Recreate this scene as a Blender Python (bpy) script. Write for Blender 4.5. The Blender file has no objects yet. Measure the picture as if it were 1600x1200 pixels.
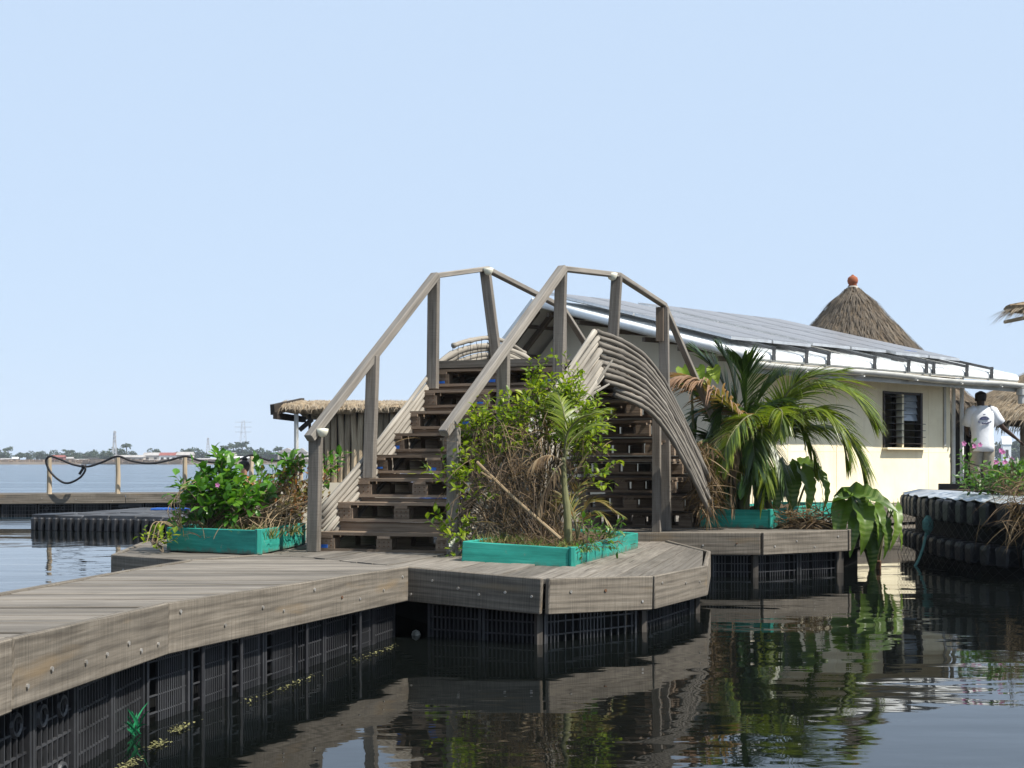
import bpy, math, random
from mathutils import Vector
from math import radians as R, sin, cos, pi, atan2
V = Vector
rng = random.Random(7)
sc = bpy.context.scene
COL = sc.collection
UP = V((0, 0, 1))

# ------------------------------------------------------------------ camera, sky, sun, exposure
F, ZC, HY = 2000.0, 1.1, 721.0            # focal length in photo pixels, eye height above the water, horizon row
cd = bpy.data.cameras.new('camera'); cam = bpy.data.objects.new('camera', cd); COL.objects.link(cam)
cam.location = (0, 0, ZC); cam.rotation_euler = (R(90), 0, 0)
cd.sensor_width = 36; cd.lens = F / 1600 * 36; cd.shift_y = (HY - 600) / 1600
cd.clip_start = 0.1; cd.clip_end = 6000
sc.camera = cam
SUN_AZ, SUN_EL = atan2(.91, -.41), R(51)
w = bpy.data.worlds.new('World'); sc.world = w; w.use_nodes = True
nt = w.node_tree; bg = nt.nodes['Background']
sky = nt.nodes.new('ShaderNodeTexSky'); sky.sky_type = 'NISHITA'; sky.sun_disc = False
sky.sun_elevation = SUN_EL; sky.sun_rotation = SUN_AZ
sky.air_density = 1.0; sky.dust_density = 0.4; sky.ozone_density = 1.5
# a humid, evenly bright lagoon sky: the clear-sky model thinned out by a uniform veil
veil = nt.nodes.new('ShaderNodeMix'); veil.data_type = 'RGBA'; veil.inputs[0].default_value = .94
nt.links.new(sky.outputs[0], veil.inputs[6]); veil.inputs[7].default_value = (2.68, 3.36, 4.30, 1)
nt.links.new(veil.outputs[2], bg.inputs[0]); bg.inputs[1].default_value = 0.12
sd = bpy.data.lights.new('sun', 'SUN'); sun = bpy.data.objects.new('sun', sd); COL.objects.link(sun)
sd.energy = 4.2; sd.angle = R(0.6); sd.color = (1, .95, .86)
sdir = V((sin(SUN_AZ) * cos(SUN_EL), cos(SUN_AZ) * cos(SUN_EL), sin(SUN_EL)))
sun.rotation_euler = sdir.to_track_quat('Z', 'Y').to_euler(); sun.location = (20, -10, 30)
sc.view_settings.view_transform = 'Standard'; sc.view_settings.look = 'None'
sc.view_settings.exposure = 0.9; sc.view_settings.gamma = 1
sc.cycles.max_bounces = 8; sc.cycles.transparent_max_bounces = 8; sc.cycles.volume_bounces = 0
sc.cycles.use_denoising = True

def W(px, py, Y):                                     # point seen at a photo pixel at depth Y
    return V(((px - 800) / F * Y, Y, ZC - (py - HY) / F * Y))
def interp(x, xs, ys):
    if x <= xs[0]: return ys[0]
    for a, b, c, d in zip(xs, xs[1:], ys, ys[1:]):
        if x <= b: return c + (d - c) * (x - a) / (b - a)
    return ys[-1]
def zdeck(X, Y):                                      # the floating dock is not quite level
    z = interp(Y, [2, 3.6, 5, 7.6, 9, 12], [.66, .596, .537, .469, .445, .445])
    return z - .058 * min(max(X + .64, 0), 1.2) * (1 if Y < 11.6 else 0)
def G(px, py):                                        # where a photo pixel meets the dock deck
    Y = 8.0
    for _ in range(40):
        X = (px - 800) / F * Y
        Y = .5 * Y + .5 * F * (ZC - zdeck(X, Y)) / (py - HY)
    X = (px - 800) / F * Y
    return V((X, Y, zdeck(X, Y)))

# ------------------------------------------------------------------ mesh collector
class MB:
    def __init__(s): s.v = []; s.f = []; s.uv = []; s.mi = []; s.cur = 0
    def add(s, vs, fs, uvs=None):
        b = len(s.v); s.v += [V(p) for p in vs]
        for i, f in enumerate(fs):
            s.f.append([b + k for k in f])
            s.uv.append(uvs[i] if uvs else [(0, 0)] * len(f)); s.mi.append(s.cur)
    def box8(s, c, L, wd, h):                         # c: 8 corners, end A (4, ccw) then end B
        k = 10 * rng.randint(0, 60); u0 = rng.random() * 40
        fs = [(0, 3, 2, 1), (4, 5, 6, 7), (0, 1, 5, 4), (1, 2, 6, 5), (2, 3, 7, 6), (3, 0, 4, 7)]
        if (c[1] - c[0]).cross(c[3] - c[0]).dot(c[4] - c[0]) < 0: c = [c[0], c[3], c[2], c[1], c[4], c[7], c[6], c[5]]; wd, h = h, wd
        e = lambda a, b: [(u0 + x, k + y) for x, y in ((0, 0), (0, a), (0, a + b), (0, b))]
        def side(y0, y1): return [(u0, k + y0), (u0, k + y1), (u0 + L, k + y1), (u0 + L, k + y0)]
        s.add(c, fs, [e(wd, h), e(wd, h), side(0, wd), side(wd, wd + h), side(wd + h, 2 * wd + h), side(-h, 0)])
    def bar(s, p0, p1, wd, h, up=UP, tw=1.0):
        p0 = V(p0); p1 = V(p1); t = (p1 - p0); L = t.length; t = t / L
        up = V(up)
        if abs(t.dot(up)) > .95: up = V((0, 1, 0)) if abs(t.y) < .9 else V((1, 0, 0))
        a = t.cross(up).normalized(); b = a.cross(t).normalized()
        c = []
        for p, q in ((p0, 1), (p1, tw)):
            for i, j in ((-1, -1), (1, -1), (1, 1), (-1, 1)): c.append(p + a * (i * wd / 2 * q) + b * (j * h / 2 * q))
        s.box8(c, L, wd, h)
    def post(s, p0, p1, wx, wy, yaw=0):               # upright bar with a set plan orientation
        a = V((cos(yaw), sin(yaw), 0)); b = V((-sin(yaw), cos(yaw), 0)); c = []
        for p in (V(p0), V(p1)):
            for i, j in ((-1, -1), (1, -1), (1, 1), (-1, 1)): c.append(p + a * (i * wx / 2) + b * (j * wy / 2))
        s.box8(c, (V(p1) - V(p0)).length, wx, wy)
    def box(s, x0, x1, y0, y1, z0, z1):
        s.bar(((x0 + x1) / 2, (y0 + y1) / 2, z0), ((x0 + x1) / 2, (y0 + y1) / 2, z1), abs(x1 - x0), abs(y1 - y0), up=(0, 1, 0))
    def tube(s, pts, r, n=7, cap=True):
        pts = [V(p) for p in pts]; m = len(pts)
        rs = r if isinstance(r, (list, tuple)) else [r] * m
        k = 10 * rng.randint(0, 60); L = rng.random() * 30; vs = []; us = []
        a = None
        for i, p in enumerate(pts):
            t = (pts[min(i + 1, m - 1)] - pts[max(i - 1, 0)]).normalized()
            if a is None: a = t.orthogonal().normalized()
            a = (a - t * a.dot(t)).normalized(); b = t.cross(a)
            if i: L += (p - pts[i - 1]).length
            us.append(L)
            for j in range(n): vs.append(p + (a * cos(2 * pi * j / n) + b * sin(2 * pi * j / n)) * rs[i])
        fs = []; uv = []; cr = 2 * pi * max(rs) / n
        for i in range(m - 1):
            for j in range(n):
                q = (j + 1) % n
                fs.append((i * n + j, i * n + q, i * n + n + q, i * n + n + j))
                uv.append([(us[i], k + j * cr), (us[i], k + (j + 1) * cr), (us[i + 1], k + (j + 1) * cr), (us[i + 1], k + j * cr)])
        if cap:
            fs.append(tuple(range(n))[::-1]); uv.append([(us[0], k)] * n)
            fs.append(tuple((m - 1) * n + j for j in range(n))); uv.append([(us[-1], k)] * n)
        s.add(vs, fs, uv)
    def lathe(s, c, prof, n=16, squash=(1, 1)):
        c = V(c); vs = []; fs = []; uv = []
        for r, z in prof:
            for j in range(n): vs.append(c + V((r * cos(2 * pi * j / n) * squash[0], r * sin(2 * pi * j / n) * squash[1], z)))
        for i in range(len(prof) - 1):
            for j in range(n):
                q = (j + 1) % n; fs.append((i * n + j, i * n + q, i * n + n + q, i * n + n + j))
                uv.append([(j / n, i), (q / n, i), (q / n, i + 1), (j / n, i + 1)])
        fs.append(tuple(range(n))[::-1]); fs.append(tuple((len(prof) - 1) * n + j for j in range(n)))
        uv += [[(0, 0)] * n] * 2
        s.add(vs, fs, uv)
    def prism(s, poly, zt, th):                       # poly: xy points; zt: number or function
        n = len(poly); f = zt if callable(zt) else (lambda x, y: zt)
        vs = [V((p[0], p[1], f(p[0], p[1]))) for p in poly]; vs += [p - UP * th for p in vs]
        k = 10 * rng.randint(0, 60)
        fs = [tuple(range(n)), tuple(range(2 * n - 1, n - 1, -1))]
        uv = [[(p[0], k + p[1] % 5) for p in poly]] * 2
        for i in range(n):
            j = (i + 1) % n; fs.append((i, i + n, j + n, j)); uv.append([(poly[i][0], k), (poly[i][0], k + th), (poly[j][0], k + th), (poly[j][0], k)])
        s.add(vs, fs, uv)
    def sheet(s, rows):                               # grid of points
        nr = len(rows); nc = len(rows[0]); vs = [p for r in rows for p in r]; fs = []; uv = []
        for i in range(nr - 1):
            for j in range(nc - 1):
                fs.append((i * nc + j, i * nc + j + 1, (i + 1) * nc + j + 1, (i + 1) * nc + j))
                uv.append([(i / (nr - 1), j / (nc - 1)), (i / (nr - 1), (j + 1) / (nc - 1)), ((i + 1) / (nr - 1), (j + 1) / (nc - 1)), ((i + 1) / (nr - 1), j / (nc - 1))])
        s.add(vs, fs, uv)
    def leaf(s, p, d, nrm, l, wd, fold=.25, droop=.15, tone=None):
        d = V(d).normalized(); sd_ = d.cross(V(nrm))
        if sd_.length < .05: sd_ = d.orthogonal()
        sd_.normalize(); n = sd_.cross(d).normalized(); p = V(p)
        c = rng.random() if tone is None else tone
        m1 = p + d * l * .38 - n * l * .02; m2 = p + d * l * .72 - n * l * droop * .5; tip = p + d * l * .97 - n * l * droop
        a, b = sd_ * wd * .5, n * wd * fold * .5
        vs = [p, m1 + a + b, m1, m1 - a + b, m2 + a * .72 + b * .7, m2, m2 - a * .72 + b * .7, tip]
        fs = [(0, 2, 1), (0, 3, 2), (1, 2, 5, 4), (2, 3, 6, 5), (4, 5, 7), (5, 6, 7)]
        tt = {0: 0, 1: .38, 2: .38, 3: .38, 4: .72, 5: .72, 6: .72, 7: 1}
        s.add(vs, fs, [[(c, tt[i]) for i in f] for f in fs])
    def strip(s, p, d, n, l, wd, droop, seg=4, tone=None):    # narrow leaflet / blade of grass bending under its weight
        d = V(d).normalized(); c = rng.random() if tone is None else tone
        sd_ = d.cross(V(n));
        if sd_.length < .05: sd_ = d.orthogonal()
        sd_.normalize(); p = V(p); vs = []; cur = d.copy()
        for i in range(seg + 1):
            t = i / seg; ww = wd * .5 * (1 - t ** 2.2) * (.55 + .45 * min(1, t * 3)) + .0003
            vs += [p - sd_ * ww, p + sd_ * ww]
            cur = (cur - UP * droop / seg).normalized(); p = p + cur * l / seg
        fs = [(2 * i, 2 * i + 1, 2 * i + 3, 2 * i + 2) for i in range(seg)]
        s.add(vs, fs, [[(c, i / seg), (c, i / seg), (c, (i + 1) / seg), (c, (i + 1) / seg)] for i in range(seg)])
    def build(s, name, mat, parent=None, org=None, smooth=False, bevel=0):
        o0 = ORG[parent.name] if parent is not None else (V(org) if org is not None else V((0, 0, 0)))
        me = bpy.data.meshes.new(name); me.from_pydata([p - o0 for p in s.v], [], s.f)
        ul = me.uv_layers.new(name='UVMap'); flat = [c for f in s.uv for q in f for c in q]
        ul.data.foreach_set('uv', flat)
        for m in (mat if isinstance(mat, (list, tuple)) else [mat]): me.materials.append(m)
        if any(s.mi): me.polygons.foreach_set('material_index', s.mi)
        if smooth: me.polygons.foreach_set('use_smooth', [True] * len(me.polygons))
        me.update()
        o = bpy.data.objects.new(name, me); COL.objects.link(o)
        if parent is not None: o.parent = parent
        else: o.location = o0
        ORG[o.name] = o0
        if bevel:
            b = o.modifiers.new('bevel', 'BEVEL'); b.width = bevel; b.segments = 1; b.limit_method = 'ANGLE'
        return o
ORG = {}
def tag(o, label=None, cat=None, group=None, kind=None):
    if label: o['label'] = label
    if cat: o['category'] = cat
    if group: o['group'] = group
    if kind: o['kind'] = kind
    return o
def thing(name, loc, label, cat, group=None):
    o = bpy.data.objects.new(name, None); COL.objects.link(o); o.location = loc; o.empty_display_size = .2
    ORG[o.name] = V(loc); return tag(o, label, cat, group)
def bez(pts, n):                                      # Catmull-Rom through pts
    pts = [V(p) for p in pts]; P = [pts[0] * 2 - pts[1]] + pts + [pts[-1] * 2 - pts[-2]]; out = []
    m = len(pts) - 1
    for i in range(n + 1):
        x = i / n * m; k = min(int(x), m - 1); t = x - k; a, b, c, d = P[k:k + 4]
        out.append(.5 * ((2 * b) + (c - a) * t + (2 * a - 5 * b + 4 * c - d) * t * t + (3 * b - a - 3 * c + d) * t ** 3))
    return out
def rv(s=1.0): return V((rng.uniform(-s, s), rng.uniform(-s, s), rng.uniform(-s, s)))

# ------------------------------------------------------------------ materials
def newmat(name):
    m = bpy.data.materials.new(name); m.use_nodes = True; t = m.node_tree
    return m, t, t.nodes['Principled BSDF']
def N(t, kind, **kw):
    n = t.nodes.new(kind)
    for k, v in kw.items():
        if k.startswith('i_'): n.inputs[k[2:].replace('_', ' ')].default_value = v
        else: setattr(n, k, v)
    return n
def coords(t, out, scale):
    tc = N(t, 'ShaderNodeTexCoord'); mp = N(t, 'ShaderNodeMapping'); mp.inputs['Scale'].default_value = scale
    t.links.new(tc.outputs[out], mp.inputs[0]); return mp.outputs[0]
def noise(t, vec, scale, detail=6, rough=.6, dist=0):
    n = N(t, 'ShaderNodeTexNoise'); n.inputs['Scale'].default_value = scale; n.inputs['Detail'].default_value = detail
    n.inputs['Roughness'].default_value = rough; n.inputs['Distortion'].default_value = dist
    t.links.new(vec, n.inputs['Vector']); return n.outputs['Fac']
def ramp(t, fac, stops):
    r = N(t, 'ShaderNodeValToRGB'); e = r.color_ramp.elements
    while len(e) < len(stops): e.new(.5)
    for q, (p, c) in zip(e, stops):
        q.position = p; q.color = (*c, 1) if not isinstance(c, (int, float)) else (c, c, c, 1)
    t.links.new(fac, r.inputs[0]); return r.outputs[0]
def mixc(t, a, b, fac, mode='MIX'):
    m = N(t, 'ShaderNodeMix', data_type='RGBA', blend_type=mode)
    for s, v in ((6, a), (7, b), (0, fac)):
        if hasattr(v, 'is_linked') or hasattr(v, 'links'): t.links.new(v, m.inputs[s])
        elif s == 0: m.inputs[0].default_value = v
        else: m.inputs[s].default_value = (*v, 1) if not isinstance(v, (int, float)) else (v, v, v, 1)
    return m.outputs[2]
def bump(t, bs, h, strength, dist=.01):
    b = N(t, 'ShaderNodeBump'); b.inputs['Strength'].default_value = strength; b.inputs['Distance'].default_value = dist
    t.links.new(h, b.inputs['Height']); t.links.new(b.outputs[0], bs.inputs['Normal'])
def math_(t, op, a, b=None):
    m = N(t, 'ShaderNodeMath', operation=op)
    for i, v in enumerate((a, b)):
        if v is None: continue
        if isinstance(v, (int, float)): m.inputs[i].default_value = v
        else: t.links.new(v, m.inputs[i])
    return m.outputs[0]
def plank_tone(t, lo, hi):
    tc = N(t, 'ShaderNodeTexCoord'); sx = N(t, 'ShaderNodeSeparateXYZ'); t.links.new(tc.outputs['UV'], sx.inputs[0])
    k = math_(t, 'FLOOR', math_(t, 'DIVIDE', math_(t, 'ADD', sx.outputs[1], 4.0), 10.0))
    wn = N(t, 'ShaderNodeTexWhiteNoise', noise_dimensions='1D'); t.links.new(k, wn.inputs['W'])
    return ramp(t, wn.outputs[0], [(0, lo), (1, hi)])
def wood(name, dark, mid, light, saw=0.0, rings=0.0, tone=(.72, 1.15), rough=.85, bstr=.5, cracks=.5, stain=None):
    m, t, bs = newmat(name)
    grain = noise(t, coords(t, 'UV', (2.2, 55, 1)), 1, 8, .65, .4)
    col = ramp(t, grain, [(.25, dark), (.5, mid), (.75, light)])
    blot = noise(t, coords(t, 'UV', (1.6, 5, 1)), 1, 4, .6)
    col = mixc(t, col, ramp(t, blot, [(.3, .55), (.65, 1.1)]), .75, 'MULTIPLY')
    col = mixc(t, col, plank_tone(t, tone[0], tone[1]), 1.0, 'MULTIPLY')
    h = grain
    if rings:
        vec = coords(t, 'UV', (.9, 7, 1)); wv = N(t, 'ShaderNodeTexWave', wave_type='BANDS', bands_direction='Y')
        wv.inputs['Scale'].default_value = 1.1; wv.inputs['Distortion'].default_value = 9; wv.inputs['Detail'].default_value = 2
        wv.inputs['Detail Scale'].default_value = .55; t.links.new(vec, wv.inputs['Vector'])
        col = mixc(t, col, ramp(t, wv.outputs['Fac'], [(0, .62), (.5, 1), (1, 1.05)]), rings, 'MULTIPLY')
    if saw:
        sw = noise(t, coords(t, 'UV', (130, 3, 1)), 1, 3, .6)
        col = mixc(t, col, ramp(t, sw, [(.3, .62), (.6, 1.08)]), saw, 'MULTIPLY'); h = math_(t, 'ADD', grain, math_(t, 'MULTIPLY', sw, .8))
    if cracks:
        ck = noise(t, coords(t, 'UV', (.9, 38, 1)), 1.0, 3, .5, .3)
        cr = ramp(t, ck, [(.29, .25), (.34, 1.0)]); col = mixc(t, col, cr, cracks, 'MULTIPLY')
    if stain:
        st = noise(t, coords(t, 'UV', (1.2, 6, 1)), 1.3, 3, .5)
        col = mixc(t, col, stain, ramp(t, st, [(.6, 0.0), (.78, .75)]))
    t.links.new(col, bs.inputs['Base Color']); bs.inputs['Roughness'].default_value = rough
    bs.inputs['Specular IOR Level'].default_value = .25
    bump(t, bs, h, bstr, .004); return m
def speck(name, c1, c2, scale=6, rough=.7, bstr=.2, out='Object', sc3=(1, 1, 1), lohi=(.35, .65), spec=.3, metal=0, bd=.01, c3=None):
    m, t, bs = newmat(name)
    n = noise(t, coords(t, out, sc3), scale, 7, .62)
    st = [(lohi[0], c1), (lohi[1], c2)] + ([(min(.98, lohi[1] + .12), c3)] if c3 else [])
    t.links.new(ramp(t, n, st), bs.inputs['Base Color'])
    bs.inputs['Roughness'].default_value = rough; bs.inputs['Specular IOR Level'].default_value = spec; bs.inputs['Metallic'].default_value = metal
    if bstr: bump(t, bs, n, bstr, bd)
    return m
def leafmat(name, cols, trans=.4, rough=.42, tipc=None, tip0=.75, veins=False):
    m, t, bs = newmat(name); tc = N(t, 'ShaderNodeTexCoord'); sx = N(t, 'ShaderNodeSeparateXYZ'); t.links.new(tc.outputs['UV'], sx.inputs[0])
    col = ramp(t, sx.outputs[0], [(i / max(1, len(cols) - 1), c) for i, c in enumerate(cols)])
    if veins:
        s_ = math_(t, 'SINE', math_(t, 'MULTIPLY', sx.outputs[1], 75.0)); col = mixc(t, col, (.25, .32, .10), ramp(t, s_, [(.86, 0.0), (1.0, .45)]))
        br_ = noise(t, coords(t, 'Object', (1, 1, 1)), 9, 5, .7); col = mixc(t, col, (.16, .11, .04), ramp(t, br_, [(.66, 0.0), (.74, .8)]))
    if tipc: col = mixc(t, col, tipc, ramp(t, sx.outputs[1], [(tip0, 0.0), (min(1, tip0 + .2), 1.0)]))
    n = noise(t, coords(t, 'Object', (1, 1, 1)), 25, 3, .6); col = mixc(t, col, ramp(t, n, [(.3, .7), (.7, 1.15)]), .7, 'MULTIPLY')
    t.links.new(col, bs.inputs['Base Color']); bs.inputs['Roughness'].default_value = rough; bs.inputs['Specular IOR Level'].default_value = .4
    tr = N(t, 'ShaderNodeBsdfTranslucent'); mx = N(t, 'ShaderNodeMixShader'); mx.inputs[0].default_value = trans
    tcol = mixc(t, col, (1.5, 1.5, .5), .6, 'MULTIPLY'); t.links.new(tcol, tr.inputs[0])
    t.links.new(bs.outputs[0], mx.inputs[1]); t.links.new(tr.outputs[0], mx.inputs[2])
    t.links.new(mx.outputs[0], t.nodes['Material Output'].inputs[0]); return m
M = {}
M['deck'] = wood('deck_wood', (.085, .072, .058), (.185, .163, .136), (.275, .248, .212), tone=(.62, 1.15), cracks=.75)
M['fascia'] = wood('fascia_wood', (.095, .08, .063), (.182, .157, .126), (.25, .22, .18), saw=.8, rings=.7, tone=(.85, 1.1), cracks=.2, stain=(.20, .14, .075), bstr=.4)
M['post'] = wood('post_wood', (.10, .088, .075), (.195, .173, .148), (.27, .245, .215), saw=.35, tone=(.82, 1.1))
M['rail'] = wood('rail_wood', (.13, .115, .098), (.25, .225, .195), (.34, .315, .28), tone=(.88, 1.1))
M['pallet'] = wood('pallet_wood', (.105, .074, .05), (.235, .172, .122), (.33, .255, .188), tone=(.65, 1.2), cracks=.6)
M['block'] = wood('pallet_block', (.10, .073, .052), (.215, .16, .115), (.29, .225, .168), saw=.4, tone=(.7, 1.25), cracks=.3)
M['cane'] = wood('weathered_cane', (.07, .06, .05), (.185, .165, .14), (.29, .265, .23), tone=(.6, 1.25), cracks=.6)
M['cane_pale_lit'] = wood('pale_lit_cane', (.16, .14, .115), (.33, .30, .255), (.45, .415, .36), tone=(.8, 1.1), cracks=.5)  # paler cane copy; on the left side its lightness paints in sunlight
M['bamboo'] = wood('bamboo_wall', (.18, .135, .085), (.38, .30, .2), (.52, .43, .31), tone=(.55, 1.2), cracks=.4)
M['stick'] = wood('bare_stick', (.16, .11, .06), (.30, .22, .13), (.40, .31, .2), tone=(.9, 1.1), cracks=.2)
M['fencepost'] = wood('fence_pole', (.25, .2, .14), (.45, .36, .25), (.58, .5, .38), tone=(.85, 1.1), cracks=.4)
def teal_mat():
    m, t, bs = newmat('teal_paint')
    g = noise(t, coords(t, 'UV', (2, 40, 1)), 1, 7, .65, .5)
    col = ramp(t, g, [(.3, (.014, .19, .150)), (.55, (.024, .26, .205)), (.8, (.06, .33, .27))])
    lo = noise(t, coords(t, 'UV', (1.8, 7, 1)), 1.2, 6, .65); col = mixc(t, col, ramp(t, lo, [(.3, .5), (.62, 1.12)]), .9, 'MULTIPLY')
    ck = noise(t, coords(t, 'UV', (1.3, 26, 1)), 1, 4, .6, .8)
    col = mixc(t, col, (.03, .05, .04), ramp(t, ck, [(.26, .85), (.31, 0.0)]))
    wr = noise(t, coords(t, 'Object', (1, 1, 1)), 9, 6, .7)
    col = mixc(t, col, (.22, .2, .16), ramp(t, wr, [(.62, 0.0), (.72, .65)]))
    tc = N(t, 'ShaderNodeTexCoord'); sx = N(t, 'ShaderNodeSeparateXYZ'); t.links.new(tc.outputs['Object'], sx.inputs[0])
    mud = math_(t, 'SUBTRACT', noise(t, coords(t, 'Object', (1, 1, .6)), 11, 6, .7), math_(t, 'MULTIPLY', sx.outputs[2], 6.0))
    col = mixc(t, col, (.10, .085, .06), ramp(t, mud, [(.30, 0.0), (.52, .8)]))
    t.links.new(col, bs.inputs['Base Color']); bs.inputs['Roughness'].default_value = .7; bs.inputs['Specular IOR Level'].default_value = .25
    bump(t, bs, g, .45, .004); return m
M['teal'] = teal_mat(); M['wetpost'] = wood('wet_post', (.03, .027, .024), (.08, .07, .06), (.14, .125, .11), tone=(.7, 1.1))
M['plastic'] = speck('black_plastic', (.014, .014, .016), (.032, .032, .035), 5, .5, .1, spec=.4)
M['crate'] = speck('crate_plastic', (.017, .017, .019), (.048, .049, .053), 4, .45, .1, spec=.5)
M['black'] = speck('dark_float_and_fill', (.006, .006, .007), (.014, .014, .014), 5, .8, .1, spec=.1)
M['float'] = speck('float_plastic', (.008, .0085, .01), (.022, .0225, .026), 3.5, .5, .15, spec=.45)
M['raft_top'] = speck('raft_top', (.035, .036, .04), (.085, .088, .095), 3, .75, .3, spec=.2)
M['soil'] = speck('soil', (.035, .024, .015), (.10, .072, .045), 14, .95, .8, spec=.1, bd=.03)
def wall_mat():
    m, t, bs = newmat('cream_wall')
    col = ramp(t, noise(t, coords(t, 'Object', (1, 1, 1)), 1.6, 7, .62), [(.28, (.74, .65, .45)), (.6, (.87, .79, .575))])
    st = noise(t, coords(t, 'Object', (7, 7, .55)), 1, 5, .65); col = mixc(t, col, (.62, .53, .37), ramp(t, st, [(.52, 0.0), (.78, .55)]))
    sp_ = noise(t, coords(t, 'Object', (1, 1, 1)), 14, 6, .7); col = mixc(t, col, (.40, .34, .25), ramp(t, sp_, [(.68, 0.0), (.76, .5)]))
    t.links.new(col, bs.inputs['Base Color']); bs.inputs['Roughness'].default_value = .8; bs.inputs['Specular IOR Level'].default_value = .25
    bump(t, bs, st, .08, .01); return m
M['wall'] = wall_mat()
M['gable'] = speck('gable_board', (.56, .49, .37), (.64, .57, .44), 1.5, .8, .06)
M['white'] = speck('white_sheet', (.55, .56, .55), (.80, .81, .80), 3.2, .6, .05, spec=.3, lohi=(.25, .55))
M['gutter'] = speck('gutter_plastic', (.36, .36, .34), (.52, .52, .49), 3, .55, .05, spec=.4)
M['rafter'] = wood('rafter_wood', (.07, .05, .035), (.14, .105, .075), (.2, .155, .115), tone=(.8, 1.1))
M['soffit'] = speck('soffit', (.42, .39, .33), (.55, .51, .44), 2, .8, .05)
M['railmetal'] = speck('rail_metal', (.06, .06, .06), (.12, .12, .12), 6, .5, .05, metal=.4)
M['alu'] = speck('aluminium', (.5, .5, .5), (.66, .66, .66), 6, .35, .05, metal=.7)
def panel_mat():
    m, t, bs = newmat('solar_cells')
    br = N(t, 'ShaderNodeTexBrick'); br.offset = 0; br.inputs['Scale'].default_value = 1
    br.inputs['Color1'].default_value = (.022, .028, .045, 1); br.inputs['Color2'].default_value = (.03, .036, .055, 1); br.inputs['Mortar'].default_value = (.25, .26, .28, 1)
    br.inputs['Mortar Size'].default_value = .008; br.inputs['Brick Width'].default_value = .16; br.inputs['Row Height'].default_value = .16
    t.links.new(coords(t, 'UV', (1, 1, 1)), br.inputs['Vector'])
    d = noise(t, coords(t, 'UV', (1, 1, 1)), 2.5, 6, .7)
    t.links.new(mixc(t, br.outputs[0], (.27, .25, .23), ramp(t, d, [(.25, .3), (.8, .75)])), bs.inputs['Base Color'])
    bs.inputs['Roughness'].default_value = .34; bs.inputs['Specular IOR Level'].default_value = .5; return m
M['panel'] = panel_mat()
M['thatch'] = wood('thatch', (.075, .056, .038), (.18, .14, .10), (.28, .225, .165), tone=(.55, 1.2), cracks=.3, bstr=.8)
M['thatch_pale'] = wood('pale_thatch', (.16, .125, .085), (.36, .285, .19), (.5, .42, .3), tone=(.55, 1.2), cracks=.3, bstr=.8)
M['thatch_base'] = speck('thatch_base', (.06, .046, .032), (.18, .14, .10), 14, .95, .9, sc3=(1, 1, .35), spec=.1, bd=.04)
M['thatch_base_pale'] = speck('pale_thatch_base', (.13, .095, .06), (.36, .28, .185), 14, .95, .9, sc3=(1, 1, .35), spec=.1, bd=.04)
M['clay'] = speck('clay', (.22, .065, .028), (.34, .11, .05), 5, .8, .2)
M['pot_pale'] = speck('ash_collar', (.26, .24, .21), (.4, .37, .33), 8, .9, .3)
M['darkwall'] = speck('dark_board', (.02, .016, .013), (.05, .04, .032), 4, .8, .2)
M['brown'] = wood('brown_door', (.09, .05, .025), (.17, .095, .045), (.22, .13, .07), tone=(.9, 1.1))
M['glass'] = speck('louvre_glass', (.02, .025, .025), (.03, .035, .035), 3, .03, 0, spec=1.0)
M['pane'] = speck('frosted_pane', (.22, .26, .3), (.3, .34, .38), 3, .12, 0, spec=.6)
M['frame'] = speck('window_frame', (.025, .018, .013), (.05, .036, .026), 6, .5, .1)
M['skin'] = speck('dark_skin', (.035, .018, .011), (.055, .03, .019), 9, .5, .1)
M['skin_face'] = speck('warm_skin', (.35, .2, .13), (.42, .25, .17), 9, .5, .1)
M['hair'] = speck('black_hair', (.006, .005, .005), (.02, .016, .014), 40, .6, .5)
M['shirt'] = speck('white_cotton', (.66, .68, .72), (.78, .8, .84), 6, .9, .25, bd=.02)
M['print'] = speck('blue_print', (.03, .04, .11), (.06, .07, .17), 20, .9, 0)
M['trousers'] = speck('khaki_cotton', (.25, .225, .18), (.36, .33, .27), 6, .9, .3, bd=.02)
M['orange'] = speck('orange_cotton', (.5, .13, .03), (.68, .24, .06), 12, .9, .2)
M['lamp'] = speck('lamp_plastic', (.62, .6, .48), (.72, .7, .58), 5, .4, 0, spec=.5)
M['hose'] = speck('black_hose', (.006, .006, .008), (.015, .015, .017), 5, .5, 0)
M['bolt'] = speck('bolt_steel', (.28, .26, .23), (.5, .48, .45), 30, .45, .1, metal=.6)
M['rust'] = speck('rust', (.07, .035, .02), (.14, .07, .035), 30, .8, .2)
M['blue'] = speck('blue_paint', (.01, .07, .36), (.03, .16, .55), 16, .5, .1)
M['pink'] = speck('pink_plastic', (.5, .06, .13), (.65, .13, .2), 7, .4, 0)
M['whiteplastic'] = speck('white_plastic', (.6, .6, .6), (.75, .75, .75), 5, .5, 0)
M['yellowgreen'] = speck('lime_cloth', (.38, .42, .05), (.5, .54, .1), 12, .8, .1)
M['red'] = speck('faded_red_sheet', (.2, .06, .045), (.28, .09, .07), .5, .7, 0)
M['rope'] = speck('green_rope', (.05, .13, .12), (.1, .22, .2), 30, .8, .3)
M['algae'] = speck('algae', (.07, .07, .025), (.22, .21, .09), 40, .9, .5)
M['greennet'] = speck('green_twine', (.01, .18, .07), (.03, .32, .13), 30, .7, .2)
M['bark'] = wood('bark', (.06, .045, .03), (.13, .10, .07), (.2, .16, .115), tone=(.8, 1.1))
M['palmstem'] = wood('palm_stem', (.07, .075, .03), (.17, .17, .08), (.26, .25, .14), tone=(.9, 1.1), cracks=.3)
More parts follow.
